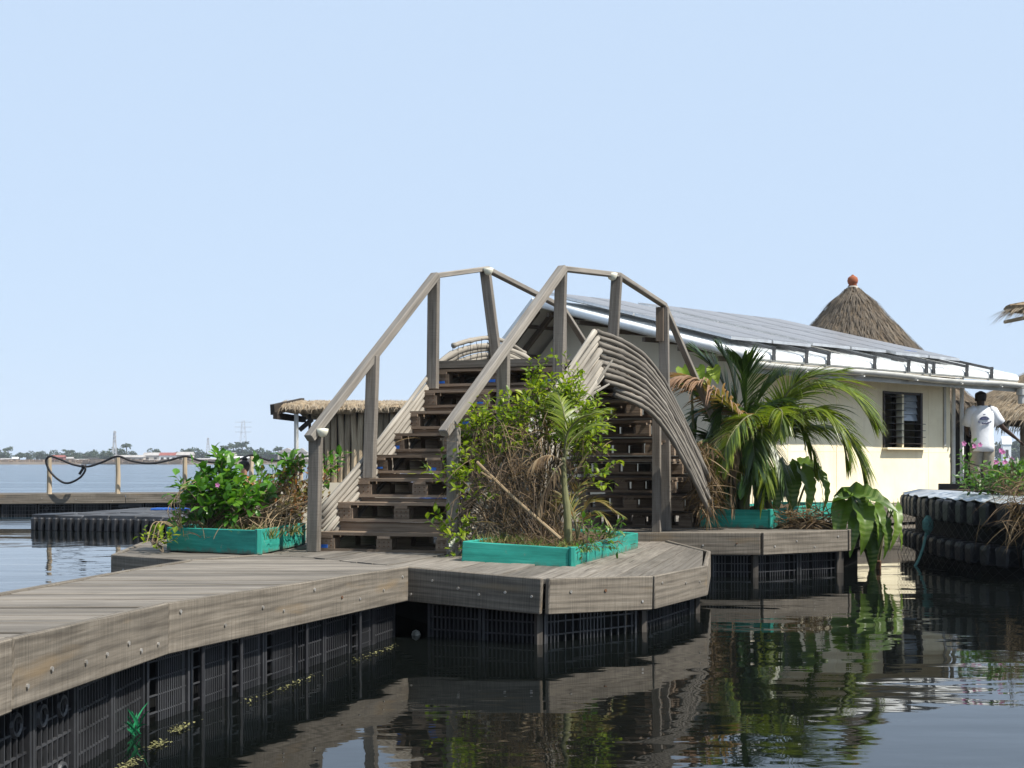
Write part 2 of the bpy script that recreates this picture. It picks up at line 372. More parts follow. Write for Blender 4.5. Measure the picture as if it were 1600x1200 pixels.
M['leaf'] = leafmat('bright_leaf', [(.07, .13, .008), (.15, .235, .012), (.235, .32, .018), (.34, .40, .035)], .45)
M['leaf_deep'] = leafmat('deep_leaf', [(.025, .075, .010), (.05, .13, .014), (.085, .19, .02), (.13, .25, .03)], .38)
M['leaf_red'] = leafmat('russet_leaf', [(.09, .115, .02), (.18, .13, .035), (.27, .09, .035), (.20, .19, .04)], .35)
M['dry'] = leafmat('dry_grass', [(.07, .042, .02), (.15, .10, .055), (.25, .18, .10), (.13, .075, .032)], .25, .8)
M['grass'] = leafmat('grass', [(.06, .12, .02), (.11, .18, .03), (.2, .2, .06), (.25, .2, .09)], .35, .5)
M['palm'] = leafmat('palm_leaf', [(.06, .105, .010), (.11, .16, .013), (.17, .23, .02), (.25, .30, .035)], .42, .36, (.16, .14, .04), .82)
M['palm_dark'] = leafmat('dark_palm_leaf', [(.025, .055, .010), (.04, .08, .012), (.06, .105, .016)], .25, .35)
M['palm_dry'] = leafmat('dry_palm_leaf', [(.19, .18, .03), (.24, .17, .06), (.28, .18, .10)], .3, .6, (.27, .165, .10), .2)
M['ear'] = leafmat('ear_leaf', [(.05, .10, .012), (.08, .15, .014), (.13, .21, .025)], .36, .38, veins=True)
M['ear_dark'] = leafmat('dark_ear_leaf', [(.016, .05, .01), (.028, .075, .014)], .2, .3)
M['petal'] = leafmat('pink_petal', [(.6, .16, .42), (.7, .28, .55)], .3)
M['petal_white'] = leafmat('white_petal', [(.75, .75, .65), (.8, .8, .75)], .3)
M['dry_thatch'] = leafmat('straw_grey', [(.055,.043,.032),(.11,.088,.066),(.17,.14,.105),(.09,.07,.05)], .1, .9)
M['dry_thatch2'] = leafmat('straw_brown', [(.15,.115,.075),(.27,.215,.15),(.43,.36,.265),(.19,.14,.09)], .1, .9)
M['tin'] = speck('torn_tin', (.30,.32,.34), (.62,.64,.66), 5, .35, .3, metal=.5)
M['palm_dry2'] = leafmat('yellowing_palm', [(.09,.12,.02),(.16,.16,.03),(.26,.15,.05),(.12,.14,.02)], .3, .5)
M['leaf_deep2'] = leafmat('periwinkle_leaf', [(.03,.10,.010),(.055,.165,.014),(.09,.23,.02),(.15,.30,.03)], .4, .35)
M['ystalk'] = speck('yellow_stalk', (.22,.25,.05), (.32,.32,.08), 12, .5, .1)
M['clutter'] = speck('beach_clutter', (.07,.05,.035), (.24,.18,.13), .22, .9, 0, c3=(.38,.34,.3))
M['drystem'] = wood('dry_stem', (.07,.048,.03), (.15,.105,.068), (.25,.19,.125), tone=(.5,1.3), cracks=0)
M['dirtyball'] = speck('dirty_ball', (.12,.12,.10), (.4,.4,.36), 40, .6, .1)
M['fartree'] = leafmat('far_tree_leaf', [(.025, .045, .02), (.038, .066, .026), (.055, .085, .032)], .2, .6)
M['shore'] = speck('shore_ground', (.09, .07, .05), (.16, .125, .09), .25, .95, 0, c3=(.06, .08, .035))
M['farwall'] = speck('far_plaster', (.36, .32, .27), (.52, .48, .42), .3, .8, 0)
M['farroof'] = speck('far_tin', (.28, .26, .24), (.42, .40, .38), .3, .6, 0)
M['farbrown'] = speck('far_planks', (.12, .08, .055), (.24, .17, .12), .6, .9, 0)
M['mast'] = speck('mast_steel', (.34, .35, .37), (.46, .47, .49), .5, .6, 0)
def water_mat():
    m, t, bs = newmat('water')
    bs.inputs['Base Color'].default_value = (.0035, .0045, .0042, 1); bs.inputs['Roughness'].default_value = .02
    bs.inputs['IOR'].default_value = 1.33; bs.inputs['Specular IOR Level'].default_value = .5
    tc = N(t, 'ShaderNodeTexCoord'); sx = N(t, 'ShaderNodeSeparateXYZ'); t.links.new(tc.outputs['Object'], sx.inputs[0])
    # sheltered water near the docks, wind chop on the open lagoon
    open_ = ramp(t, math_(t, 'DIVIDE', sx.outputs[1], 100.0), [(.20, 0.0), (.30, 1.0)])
    n1 = noise(t, coords(t, 'Object', (.45, 1.0, 1)), 1.3, 2, .45, .3)
    n2 = noise(t, coords(t, 'Object', (2.0, 4.5, 1)), 1.6, 2, .5)
    pat = ramp(t, noise(t, coords(t, 'Object', (.35, .35, 1)), 1, 2, .5), [(.35, .25), (.65, 1.0)])
    calm = math_(t, 'ADD', math_(t, 'MULTIPLY', n1, .028), math_(t, 'MULTIPLY', math_(t, 'MULTIPLY', n2, pat), .005))
    n3 = noise(t, coords(t, 'Object', (.35, 1.0, 1)), 1.1, 5, .6, .4)
    n4 = noise(t, coords(t, 'Object', (.06, .22, 1)), 1.0, 4, .6, .5)
    chop = math_(t, 'ADD', math_(t, 'MULTIPLY', n3, .5), math_(t, 'MULTIPLY', n4, 3.0))
    h = math_(t, 'ADD', calm, math_(t, 'MULTIPLY', chop, open_))
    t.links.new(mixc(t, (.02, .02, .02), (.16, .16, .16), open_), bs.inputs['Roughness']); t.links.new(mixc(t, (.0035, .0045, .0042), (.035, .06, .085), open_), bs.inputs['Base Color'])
    b = N(t, 'ShaderNodeBump'); b.inputs['Strength'].default_value = 1; b.inputs['Distance'].default_value = .42
    t.links.new(h, b.inputs['Height']); t.links.new(b.outputs[0], bs.inputs['Normal']); return m
M['water'] = water_mat()
# ------------------------------------------------------------------ water and far shore
mb = MB(); ZW = .05
mb.add([(-1500, -60, ZW), (1500, -60, ZW), (1500, 1500, ZW), (-1500, 1500, ZW)], [(0, 1, 2, 3)])
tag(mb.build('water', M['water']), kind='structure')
D = 450.0
mb = MB(); rows = []
for i in range(121):
    x = -900 + i * 15
    y0 = D - 8 + 6 * sin(i * .9) + 4 * sin(i * .37)
    rows.append([V((x, y0, -.3)), V((x, y0 + 6, .7 + .3 * sin(i * 1.7))), V((x, y0 + 40, 1.3)), V((x, 700, 2.0)), V((x, 1450, 2.2))])
mb.sheet([list(r) for r in zip(*rows)][::-1]); tag(mb.build('shore', M['shore'], smooth=True), kind='structure')

# ------------------------------------------------------------------ decks
def planks(mb, poly, ang, wd, gap, zf, th=.028, x0=0.0):
    d = V((cos(ang), sin(ang))); n = V((-sin(ang), cos(ang)))
    pts = [V((p[0], p[1])) for p in poly]; smin = min(p.dot(n) for p in pts); smax = max(p.dot(n) for p in pts)
    def cuts(s):
        c = []
        for a, b in zip(pts, pts[1:] + pts[:1]):
            sa, sb = a.dot(n) - s, b.dot(n) - s
            if (sa < 0) != (sb < 0): c.append((a + (b - a) * (sa / (sa - sb))).dot(d))
        return sorted(c)
    s = smin + x0
    while s < smax:
        ww = wd * rng.uniform(.85, 1.15); a, b = max(s, smin + 1e-4), min(s + ww - gap * rng.uniform(.7, 1.6), smax - 1e-4)
        if b - a > .01:
            c0, c1 = cuts(a), cuts(b)
            if len(c0) == len(c1):
                for k in range(0, len(c0), 2):
                    j = rng.uniform(-.012, .004); dz = rng.uniform(-.005, .004)
                    q = [d * (c0[k] + j) + n * a, d * (c0[k + 1] - j) + n * a, d * (c1[k + 1] - j) + n * b, d * (c1[k] + j) + n * b]
                    top = [V((p.x, p.y, zf(p.x, p.y) + dz)) for p in q]; bot = [p - UP * th for p in top]
                    # end A = start of the plank, end B = its far end
                    c = [bot[0], top[0], top[3], bot[3], bot[1], top[1], top[2], bot[2]]
                    mb.box8([c[0], c[3], c[2], c[1], c[4], c[7], c[6], c[5]], abs(c0[k + 1] - c0[k]), b - a, th)
        s += ww
def bolts(fas, p0, p1, n, out, h, r=.0085):
    for i in range(n):
        t = (i + .5 + rng.uniform(-.2, .2)) / n; p = V(p0).lerp(V(p1), t) + UP * h * rng.uniform(-.28, .3)
        b = MB(); b.tube([p, p + out * .006], r * rng.uniform(.8, 1.1), 8); b.build('bolt', M['bolt'] if rng.random() < .85 else M['rust'], fas)
def fascia(par, p0, p1, h, nb, th=.035, ext=.004, split=None):
    p0 = V(p0); p1 = V(p1); t = (p1 - p0).normalized(); out = t.cross(UP).normalized()   # board runs so that the outside is on its right
    c = UP * (-h / 2 + .006) + out * (th / 2 + .003)
    m = MB(); m.bar(p0 + c + t * ext, p1 + c - t * ext, th, h)
    f = m.build('fascia_board', M['fascia'], par, bevel=.005)
    if nb: bolts(f, p0 + c + out * th / 2, p1 + c + out * th / 2, nb, out, h)
    return f
def crate(par, p0, p1, zt, zb, style=0, inset=.07):
    p0 = V((p0[0], p0[1], 0)); p1 = V((p1[0], p1[1], 0)); t = (p1 - p0); L = t.length; t.normalize(); out = t.cross(UP)
    o = p0 - out * inset; m = MB(); hgt = zt - zb
    def vb(u, wd=.0075, d=.012, za=zb, zz=zt): m.bar(o + t * u + UP * za, o + t * u + UP * zz, d, wd, up=t)
    def hb(z, wd=.0075, d=.010, a=0, b=L): m.bar(o + t * a + UP * z, o + t * b + UP * z, d, wd)
    for u in (.008, L - .008): vb(u, .016, .03)
    hb(zt - .012, .024, .03); hb(zb + .01, .02, .03)
    if style == 0:                                     # plain grid, closer bars at ends and middle
        u = .03
        while u < L - .03:
            vb(u); dense = min(abs(u - L / 2), u, L - u) < .09; u += .028 if dense else .058
        z = zb + .05
        while z < zt - .03: hb(z); z += .075
    elif style == 1:                                   # solid sides with a grid window
        m.bar(o + t * (L * .86) + UP * (zb + hgt * .5), o + t * (L * .94) + UP * (zb + hgt * .5), .006, hgt * .9)
        m.bar(o + t * (L * .25) + UP * (zt - .06), o + t * (L * .9) + UP * (zt - .04), .007, .05)
        for i in range(11): vb(L * (.30 + .05 * i), .006)
        for i in range(5): hb(zb + hgt * (.12 + .17 * i), .005, .01, L * .05, L * .95)
        for q in (.33, .82): m.tube([o + t * L * q + UP * (zt - .05) - out * .003, o + t * L * q + UP * (zt - .05) + out * .014], .018, 8)
    else:                                              # grid with round bosses
        for i in range(1, 8): vb(L * i / 8, .006)
        for i in range(1, 6): hb(zb + hgt * i / 6, .007)
        for a in (.25, .72):
            for b in (.22, .72):
                c = o + t * L * a + UP * (zb + hgt * b); m.lathe((0, 0, 0), [(0, 0)], 3) if False else None
                ring = [c + (t * cos(k * pi / 6) + UP * sin(k * pi / 6)) * .032 + out * .006 for k in range(13)]
                m.tube(ring, .009, 5, cap=False)
    return m.build('crate', M['crate'], par)
def dark_backing(par, p0, p1, zt, zb, depth, inset=.13):
    p0 = V((p0[0], p0[1], 0)); p1 = V((p1[0], p1[1], 0)); t = (p1 - p0).normalized(); out = t.cross(UP)
    m = MB(); c = -out * (inset + depth / 2)
    m.bar(p0 + c + UP * (zt + zb) / 2, p1 + c + UP * (zt + zb) / 2, depth, zt - zb)
    return m.build('dark_float_fill', M['black'], par)  # black backing box puts the shade inside the crates into its colour

A00 = V((-1.50, 1.6, .66)); A0 = G(0, 1000); A1 = G(249, 944); A2 = G(632, 886); B = G(850, 905); C = G(1014, 901); Dd = G(1097, 885); E = G(1103, 862)
Fk = V((1.38, 11.58, .38)); Hk = V((-1.7, 11.58, .445)); Kk = G(480, 850)
L00 = V((-2.05, 1.6, .66)); L0 = G(0, 930); L1 = G(205, 892); L2 = G(300, 876); L3 = G(430, 866)
for p in (A00, L00): p.z = zdeck(p.x, p.y)
walk = thing('floating_walkway', (-1.5, 5, 0), 'weathered grey plank walkway on black crates, curving in from the lower left', 'walkway')
m = MB(); planks(m, [A00, A0, A1, A2, L3, L2, L1, L0, L00], R(2), .14, .015, zdeck); m.build('deck_planks', M['deck'], walk, bevel=.004)
fascia(walk, A00, A0, .21, 3); fascia(walk, A0, A1, .205, 7); fascia(walk, A1, A2, .205, 9)
for a, b in ((L3, L2), (L2, L1), (L1, L0), (L0, L00)): fascia(walk, a, b, .2, 0)
st = [2, 2, 0, 0, 1, 1, 1, 1, 0, 0, 0, 1]
def crate_row(par, a, b, n, styles, zdrop=.20):
    for i in range(n):
        p, q = a.lerp(b, i / n), a.lerp(b, (i + .97) / n)
        zt = min(p.z, q.z) - zdrop + .05; crate(par, p, q, zt, -.03, styles[i % len(styles)])
        if i < n - 1:                                  # post between two crates
            m = MB(); r = q.lerp(a.lerp(b, (i + 1) / n), .5); m.tube([V((r.x, r.y, -.3)), V((r.x, r.y, zt))], .010, 8)
            if rng.random() < .5: m.build('spacer_rod', M['plastic'], par)
    dark_backing(par, a, b, min(a.z, b.z) - .05, -.3, .35)
crate_row(walk, A00, A0, 4, [2, 0]); crate_row(walk, A0, A1, 4, [2, 2, 0, 0]); crate_row(walk, A1, A2, 8, [1, 1, 1, 1, 0, 0, 1, 0])

plat = thing('front_pontoon', (.3, 9, 0), 'six sided grey plank pontoon under the staircase foot and front planter', 'pontoon')
pdir = G(1049, 851) - G(944, 903); pang = atan2(pdir.y, pdir.x)
m = MB(); planks(m, [A2 + V((.004, .01, 0)), B, C, Dd, E, Fk, Hk, Kk, L3 + V((.01, .01, 0))], pang, .15, .008, zdeck); m.build('deck_planks', M['deck'], plat, bevel=.004)
fascia(plat, A2 + V((.01, 0, 0)), B, .205, 6); fascia(plat, B, C, .205, 3); fascia(plat, C, Dd, .205, 3); fascia(plat, Dd, E, .205, 0); fascia(plat, E, Fk, .205, 0)
crate_row(plat, A2.lerp(B, .14), B.lerp(A2, .06), 2, [0, 0]); crate_row(plat, B.lerp(C, .06), C.lerp(B, .03), 1, [0]); crate_row(plat, C.lerp(Dd, .04), Dd.lerp(C, .05), 1, [0]); crate_row(plat, Dd, E, 1, [0])
for p in (B, C, Dd):
    m = MB(); q = p + V((-.03, .06, 0)); m.post((q.x, q.y, -.5), (q.x, q.y, p.z - .03), .035, .04, .4); m.build('corner_post', M['wetpost'], plat)
m = MB(); m.prism([A2 + V((.25, .3, 0)), B + V((-.1, .3, 0)), C + V((-.25, .25, 0)), Dd + V((-.3, .1, 0)), V((1.1, 11.4, 0)), V((-1.5, 11.4, 0)), V((-1.3, 9.8, 0))], .33, .6); m.build('dark_float_fill', M['black'], plat)

lplat = thing('left_pontoon', (-2.4, 9.3, 0), 'grey plank pontoon corner left of the walkway carrying the left teal planter', 'pontoon')
M0 = V((-2.76, 8.93, .445)); M2 = V((-2.95, 10.3, .445)); Nk = V((-2.6, 11.5, .445))
m = MB(); planks(m, [M0, L2.lerp(L3, .02) + V((.0, .03, 0)), L3 + V((0, .012, 0)), Kk + V((-.01, 0, 0)), Hk + V((-.01, 0, 0)), Nk, M2], R(-6), .15, .012, lambda x, y: zdeck(x, y) - .003); m.build('deck_planks', M['deck'], lplat, bevel=.004)
fascia(lplat, M0, L2 + V((0, .02, 0)), .2, 2); fascia(lplat, M2, M0, .2, 2); fascia(lplat, Nk, M2, .2, 0)
dark_backing(lplat, M0, L2, .25, -.3, 1.5, .2)

mid = thing('rear_pontoon', (2, 13, 0), 'grey plank pontoon behind the water gap, carrying the rear teal planter', 'pontoon')
zm = .452
F0 = V((1.40, 11.62, zm)); F1 = V((2.24, 11.55, zm)); F2 = V((3.14, 12.05, zm)); F3 = V((3.75, 13.4, zm)); F4 = V((3.4, 16.2, zm)); F5 = V((-1.6, 16.2, zm)); F6 = V((-1.6, 11.62, zm))
m = MB(); planks(m, [F0, F1, F2, F3, F4, F5, F6], R(3), .15, .010, lambda x, y: zm); m.build('deck_planks', M['deck'], mid, bevel=.004)
for a, b, n in ((F6.lerp(F0, .9), F1, 3), (F1, F2, 4), (F2, F3, 3), (F3, F4, 0)): fascia(mid, a, b, .2, n)
crate_row(mid, F0, F1, 2, [0]); crate_row(mid, F1, F2, 2, [0]); dark_backing(mid, F2, F3, .3, -.3, .5)
for p in (F1, F2, F1.lerp(F2, .98)):
    m = MB(); q = p + V((-.04, .05, 0)); m.post((q.x, q.y, -.5), (q.x, q.y, p.z - .03), .05, .05, .2); m.build('corner_post', M['wetpost'], mid)
m = MB(); m.box(-1.5, 3.0, 12.2, 16.0, -.3, .3); m.build('dark_float_fill', M['black'], mid)

# ------------------------------------------------------------------ teal planters
def planter(name, label, corner, left, right, h, th=.04):
    corner, left, right = V(corner), V(left), V(right); back = left + right - corner
    t = thing(name, corner, label, 'planter', 'teal planter boxes on the docks')
    up = lambda p, k: V((p.x, p.y, p.z + k))
    for a, b, e0, e1 in ((left, corner, 0, .02), (corner, right, .045, 0), (right, back, .03, 0), (back, left, .03, .03)):
        d = (b - a).normalized(); out = V((d.y, -d.x, 0)); m = MB()
        a2, b2 = a + d * e0, b - d * e1
        m.bar(up(a2, h / 2 + .004) - out * th / 2, up(b2, h / 2 + .004) - out * th / 2, th, h)
        m.build('side_board', M['teal'], t, bevel=.004)
    m = MB(); m.post(up(corner, .004) + V((.0, .018, 0)), up(corner, h + .012) + V((.0, .018, 0)), .04, .05, .5); m.build('corner_batten', M['teal'], t, bevel=.004)
    m = MB(); nx = 22; c0 = corner.lerp(back, .06); e1 = (left - corner) * .90; e2 = (right - corner) * .94; rows = []
    for i in range(nx + 1):
        rows.append([c0 + e1 * (i / nx) + e2 * (j / nx) + UP * (h * .62 + .03 * sin(i * 1.3 + j) + rng.uniform(-.015, .02) + .05 * sin(pi * i / nx) * sin(pi * j / nx)) for j in range(nx + 1)])
    m.sheet(rows); m.build('soil', M['soil'], t, smooth=True)
    return t
FPc, FPl, FPr = G(893, 890), G(722, 879), G(997, 859)
LPc, LPl, LPr = G(403, 868), G(260, 861), V((-1.62, 10.05, .445))
planter('planter', 'largest teal wooden planter on the front pontoon right of the staircase foot', FPc, FPl, FPr, .135)
planter('planter', 'teal wooden planter left of the staircase, on the left pontoon', LPc, LPl, LPr, .17)
RPc, RPl, RPr = V((2.48, 12.28, zm)), V((1.84, 12.55, zm)), V((3.66, 14.6, zm))
planter('planter', 'teal wooden planter in front of the cream house under the palm', RPc, RPl, RPr, .178)

# ------------------------------------------------------------------ pallet footbridge
br = thing('footbridge', (-.9, 9.3, .44), 'arched grey timber footbridge with steps of stacked pallets and bent cane sides', 'footbridge')
LX = [496, 524.5, 554.5, 579.5, 606, 631, 657.5, 677]; LY = [831, 784.5, 747.5, 710.5, 677, 642.5, 609.5, 577]
SY = [9.36 + .165 * i for i in range(8)]
WV = V((1.0, -.30, 0)); DV = V((.30, .95, 0)).normalized()
steps = [W(x, y, Y) for x, y, Y in zip(LX, LY, SY)]
def blocks(par, o, wv, dv, z0, hb, sizes, painted):
    for k, (a, b) in enumerate(sizes):
        m = MB(); p = o + wv * a; q = o + wv * b; u = wv.normalized()
        m.bar(V((p.x, p.y, z0 + hb / 2)) + dv * .06, V((q.x, q.y, z0 + hb / 2)) + dv * .06, .10, hb)
        nm = m; nm.cur = 1
        for i in range(3):
            for j in range(2):
                c = V((p.x, p.y, z0 + hb * (.3 + .4 * j))) + (q - p) * (.2 + .3 * i) + dv * .010; nm.tube([c, c - dv * .003], .005, 6)
        blk = m.build('spacer_block', [M['block'], M['rust']], par)
        if k in painted:
            m = MB(); a0 = rng.uniform(.05, .3); a1 = a0 + rng.uniform(.4, .6); zz = z0 + hb * rng.uniform(.12, .3)
            u0 = p + (q - p) * a0; u1 = p + (q - p) * min(.97, a1); hh = hb * rng.uniform(.18, .34)
            m.bar(V((u0.x, u0.y, zz)) + dv * .0085, V((u1.x, u1.y, zz)) + dv * .0085, .004, hh); m.build('paint_mark', M['blue'], blk)
def pallet_step(o, wv, dv, riser, depth, painted, detail=True, cols=((.0, .12), (.44, .56), (.88, 1.0))):
    z = o.z; m = MB(); W1 = wv
    nb = 6
    for i in range(nb):                                # top boards
        a = dv * (depth * (i + .5) / nb); m.bar(o + a - UP * .011, o + a + W1 - UP * .011, depth / nb - .018, .022)
    for c0, c1 in cols:                                # stringer boards under them and at the bottom
        e = W1 * ((c0 + c1) / 2); m.bar(o + e - UP * .033, o + e + dv * depth - UP * .033, .1, .02)
    for a in (.05, depth * .5, depth - .05):
        m.bar(o + dv * a - UP * .132, o + dv * a + W1 - UP * .132, .1, .022)
        if a > .06:
            for c0, c1 in cols: m.bar(o + W1 * c0 + dv * a - UP * .082, o + W1 * c1 + dv * a - UP * .082, .1, .076)
    s = m.build('step', M['pallet'], br)
    if detail: blocks(s, o, W1, dv, z - .120, .076, cols, painted)
    if riser > .15:
        m = MB(); m.bar(o + dv * .045 - UP * (.145 + (riser - .145) / 2) + W1 * .02, o + dv * .045 + W1 * .98 - UP * (.145 + (riser - .145) / 2), .05, riser - .149); m.build('riser_beam', M['pallet'], s)
    return s
paint = [(0,), (), (), (0, 1), (0, 1), (1,), (1,), (0, 1, 2)]
prevz = .445
for i, o in enumerate(steps):
    pallet_step(o, WV, DV, o.z - prevz, .85, paint[i], cols=((0, .125), (.44, .555), (.875, 1.0))); prevz = o.z
top = steps[-1]
# landing floor, one step above the last pallet's face
P1 = W(677, 577, SY[-1]); P3 = P1 + WV; LV = V((.50, .60, 0)); P2 = P1 + LV; P4 = P3 + LV
m = MB()
PR5, PL5 = V((1.42, 12.0, 0)), V((.44, 12.3, 0)); lp = [P1 + DV * .05, P3 + DV * .05, PR5, PL5]
planks(m, lp, atan2(WV.y, WV.x), .11, .008, lambda x, y: top.z + .075, th=.06); m.build('landing', M['deck'], br)
for f in (.3, .65, .97): m = MB(); a, b = P1.lerp(PL5, f), P3.lerp(PR5, f); a.z = b.z = top.z - .05; m.bar(a, b, .1, .12); m.build('joist', M['pallet'], br)
# flight down on the far side
dl = PL5 + V((.0, .0, 0)); DV2 = V((.50, .86, 0)).normalized()
for j in range(8):
    o = dl + DV2 * (.05 + .20 * j); o.z = top.z - .177 * (j + 1) + .15
    # boards built backwards: its open face looks away from the near flight
    pallet_step(o, WV, -DV2, .177, .85, (), detail=True)
# posts
def bpost(top_, bot, wx=.085, wy=.07, yaw=-.29):
    m = MB(); m.post(bot, top_, wx, wy, yaw); return m.build('post', M['post'], br, bevel=.004)
Yl = 9.30
q0t, q0b = W(494, 672, Yl), W(490, 862, Yl); bpost(q0t, q0b)
q1t, q1b = W(583, 556, 9.78), W(577, 747, 9.72); bpost(q1t, q1b)
q2t, q2b = W(678, 432, 10.42), W(676, 608, 10.42); bpost(q2t, q2b)
P2t, P2b = W(758, 421, 11.08), W(776, 563, 11.08); bpost(P2t, P2b)
r0t, r0b = W(709, 668, 9.03), V((W(709, 668, 9.03).x, 9.03, zdeck(-.4, 9.03))); bpost(r0t, r0b)
r1t, r1b = W(787, 548, 9.52), W(785, 672, 9.52) - UP * .2; bpost(r1t, r1b)
r2t, r2b = W(877, 421, 10.12), W(872, 600, 10.12); bpost(r2t, r2b)
r3t, r3b = W(964, 431, 10.75), W(956, 560, 10.75); bpost(r3t, r3b)
r4t, r4b = W(1037, 480, 12.0), W(1041, 829, 12.0); r4b.z = zm; bpost(r4t, r4b, .09, .07)
m = MB(); m.post(W(1031, 480, 11.95) , W(1031, 533, 11.95), .07, .03, -.29); m.build('splice_board', M['rafter'], br)
s5 = W(1026, 832, 11.75); s5.z = zm; bpost(s5 + UP * 1.35, s5, .075, .07)
s6 = W(872, 838, 10.2); s6.z = zdeck(.36, 10.2); bpost(r2b, s6 + V((0, .05, 0)), .08, .07)
r5t = W(1122, 672, 12.9); bpost(r5t, V((r5t.x, r5t.y, zm)), .08, .07)
l4t = W(878, 480, 12.3); bpost(l4t, V((l4t.x, 12.3, 1.4)), .08, .07)
l5t = W(915, 538, 13.0); bpost(l5t, V((l5t.x, 13.0, zm)), .08, .07)
def hrail(pts, wd=.075, h=.06):
    for a, b in zip(pts, pts[1:]):
        d = (b - a).normalized(); m = MB(); m.bar(a - d * .01, b + d * .01, wd, h); m.build('handrail', M['rail'], br, bevel=.006)
hrail([W(484, 684, 9.22), W(680, 431, 10.40)]); hrail([W(680, 431, 10.40), W(760, 420, 11.08), l4t, l5t], .06, .042)
hrail([W(694, 676, 8.95), W(879, 420, 10.10)]); hrail([W(879, 420, 10.10), W(966, 430, 10.75), r4t + V((0, -.01, .02)), r5t], .06, .042)
for p, s in ((W(505, 676, 9.28), 1), (W(763, 425, 11.02), 1), (W(956, 433, 10.68), -1)):   # small half-shell solar lamps screwed to the posts
    m = MB(); m.lathe(p + V((0, -.04, -.035)), [(.008, 0), (.03, .012), (.042, .04), (.044, .062), (.004, .066)], 12, (1, .8)); m.build('solar_lamp', M['lamp'], br, smooth=True)
# bent canes on the right side
def cane(par, pts, r, mat, n=34):
    c = bez(pts, n); j = [p + rv(.0016) for p in c]
    rk = rng.uniform(.82, 1.1); rs = [r * rk * (1.0 + (.22 if (i % 6 == 0) else 0) + rng.uniform(-.07, .07)) * (1 - .12 * i / len(j)) for i in range(len(j))]
    m = MB(); m.tube(j, rs, 7); m.build('cane', mat, par, smooth=True)
cl = MB(); cl.bar(W(875, 600, 10.14), W(932, 585, 10.45), .04, .06); cs = cl.build('cane_cladding', M['cane'], br)
upP = [(706, 848, 9.0), (800, 706, 9.56), (880, 590, 10.1), (932, 518, 10.44)]
dnP = [(932, 518, 10.44), (966, 530, 10.66), (1000, 551, 10.85), (1030, 586, 11.1), (1058, 636, 11.4), (1083, 690, 11.65), (1104, 742, 11.9)]
for k in range(11):
    off = -UP * (.051 * k) + V((.003 * k, -.012 * (k % 2), 0)) + V((0, -.006, 0)); jit = lambda: rv(.0045)
    a = [W(*p) + off + V((.004 * k, -.004 * k, 0)) for p in upP]
    if k > 7: a = [a[0], a[1], a[2] + V((-.02, 0, -.02))]
    a[0] = a[0] + rv(.03); a[-1] += V((rng.uniform(-.03, .02), 0, 0)); cane(cs, a, .024, M['cane_pale_lit'], 12)
    b = [W(*p) + off * (1 - .30 * i / 6) + jit() for i, p in enumerate(dnP)]
    if k > 0: b[0] = b[0] + V((.006 * k - .005, 0, .0))
    if k > 8: b = [b[1] + V((-.06, 0, .02))] + b[2:]
    b[-1] += rv(.02); cane(cs, b, .0225, M['cane'])
for a, b in (((922, 598, 10.3), (930, 665, 10.3)), ((905, 632, 10.25), (952, 600, 10.35)), ((925, 610, 10.3), (957, 562, 10.4)), ((900, 622, 10.2), (938, 603, 10.32))):
    m = MB(); m.tube([W(*a), W(*a).lerp(W(*b), .5) + rv(.01), W(*b)], [.014, .013, .008], 6); m.build('broken_cane', M['cane_pale_lit'], cs)
# left side canes, paler to paint in the sun on them
cl = MB(); cl.bar(W(600, 700, 9.9) - UP * .2, W(660, 610, 10.3) - UP * .2, .03, .05); ls = cl.build('cane_cladding', M['cane'], br)
upL = [(498, 800, 9.42), (560, 728, 9.72), (628, 643, 10.12), (670, 583, 10.45)]
for k in range(8):
    a = [W(*p) - UP * (.043 * k) + V((.008 * k, .004 * k, 0)) for p in upL]; a[0] += rv(.02); a[-1] += rv(.02)
    cane(ls, a, .021, M['cane_pale_lit'] if k < 5 else M['cane'], 10)
arcL = [(664, 590, 10.5), (688, 562, 10.65), (722, 543, 10.85), (765, 536, 11.1), (800, 545, 11.35), (832, 566, 11.6), (850, 600, 11.8)]
for k in range(9):
    b = [W(*p) - UP * (.034 * k - .02) + rv(.008) + V((.012 * k, .02 * k, 0)) for p in arcL]
    if k == 0: b = [W(708, 540, 10.75), W(735, 532, 10.9), W(765, 528, 11.1), W(795, 536, 11.35), W(820, 552, 11.55)]
    cane(ls, b, .024, M['cane_pale_lit'], 24)
for k in range(7):                                     # wire ties
    p = W(708 + 9 * k, 548 - 1.5 * k + rng.uniform(-4, 4), 10.75 + .04 * k); m = MB(); m.tube([p + UP * .05, p + rv(.02) - UP * .03, p - UP * .12], .003, 4); m.build('wire_tie', M['hose'], ls)
# ------------------------------------------------------------------ cream house with solar roof
E1 = V((2.97, 16.3, 0)); ev = V((.755, .655, 0)).normalized(); nv = V((ev.y, -ev.x, 0)); bk = -nv      # ev along the eave, bk up the slope
ZE, ML, TL = 2.50, .262, 4.02
hs = thing('house', (5, 19, .46), 'cream walled low house with a white roof of solar panels, louvre window facing the water', 'house')
H = lambda e, t, z: E1 + ev * e + bk * t + UP * z
zr = lambda t: ZE + ML * t if t <= TL else ZE + ML * TL - .8 * (t - TL)
EL = 7.05; WE0, WE1, WT = .80, 5.95, .60                # wall start and end along the eave, wall line behind the eave
HB = .47
def wallbar(m, e0, e1, z0, z1, t=WT, th=.1): m.bar(H((e0), t + th / 2, (z0 + z1) / 2), H(e1, t + th / 2, (z0 + z1) / 2), th, z1 - z0)
we0, we1, wz0, wz1 = 4.02, 5.10, 1.315, 2.17            # window opening
ztop = zr(WT) - .155
m = MB(); wallbar(m, WE0 + .12, we0, HB, ztop); wallbar(m, we1, WE1, HB, ztop); wallbar(m, we0, we1, HB, wz0); wallbar(m, we0, we1, wz1, ztop)
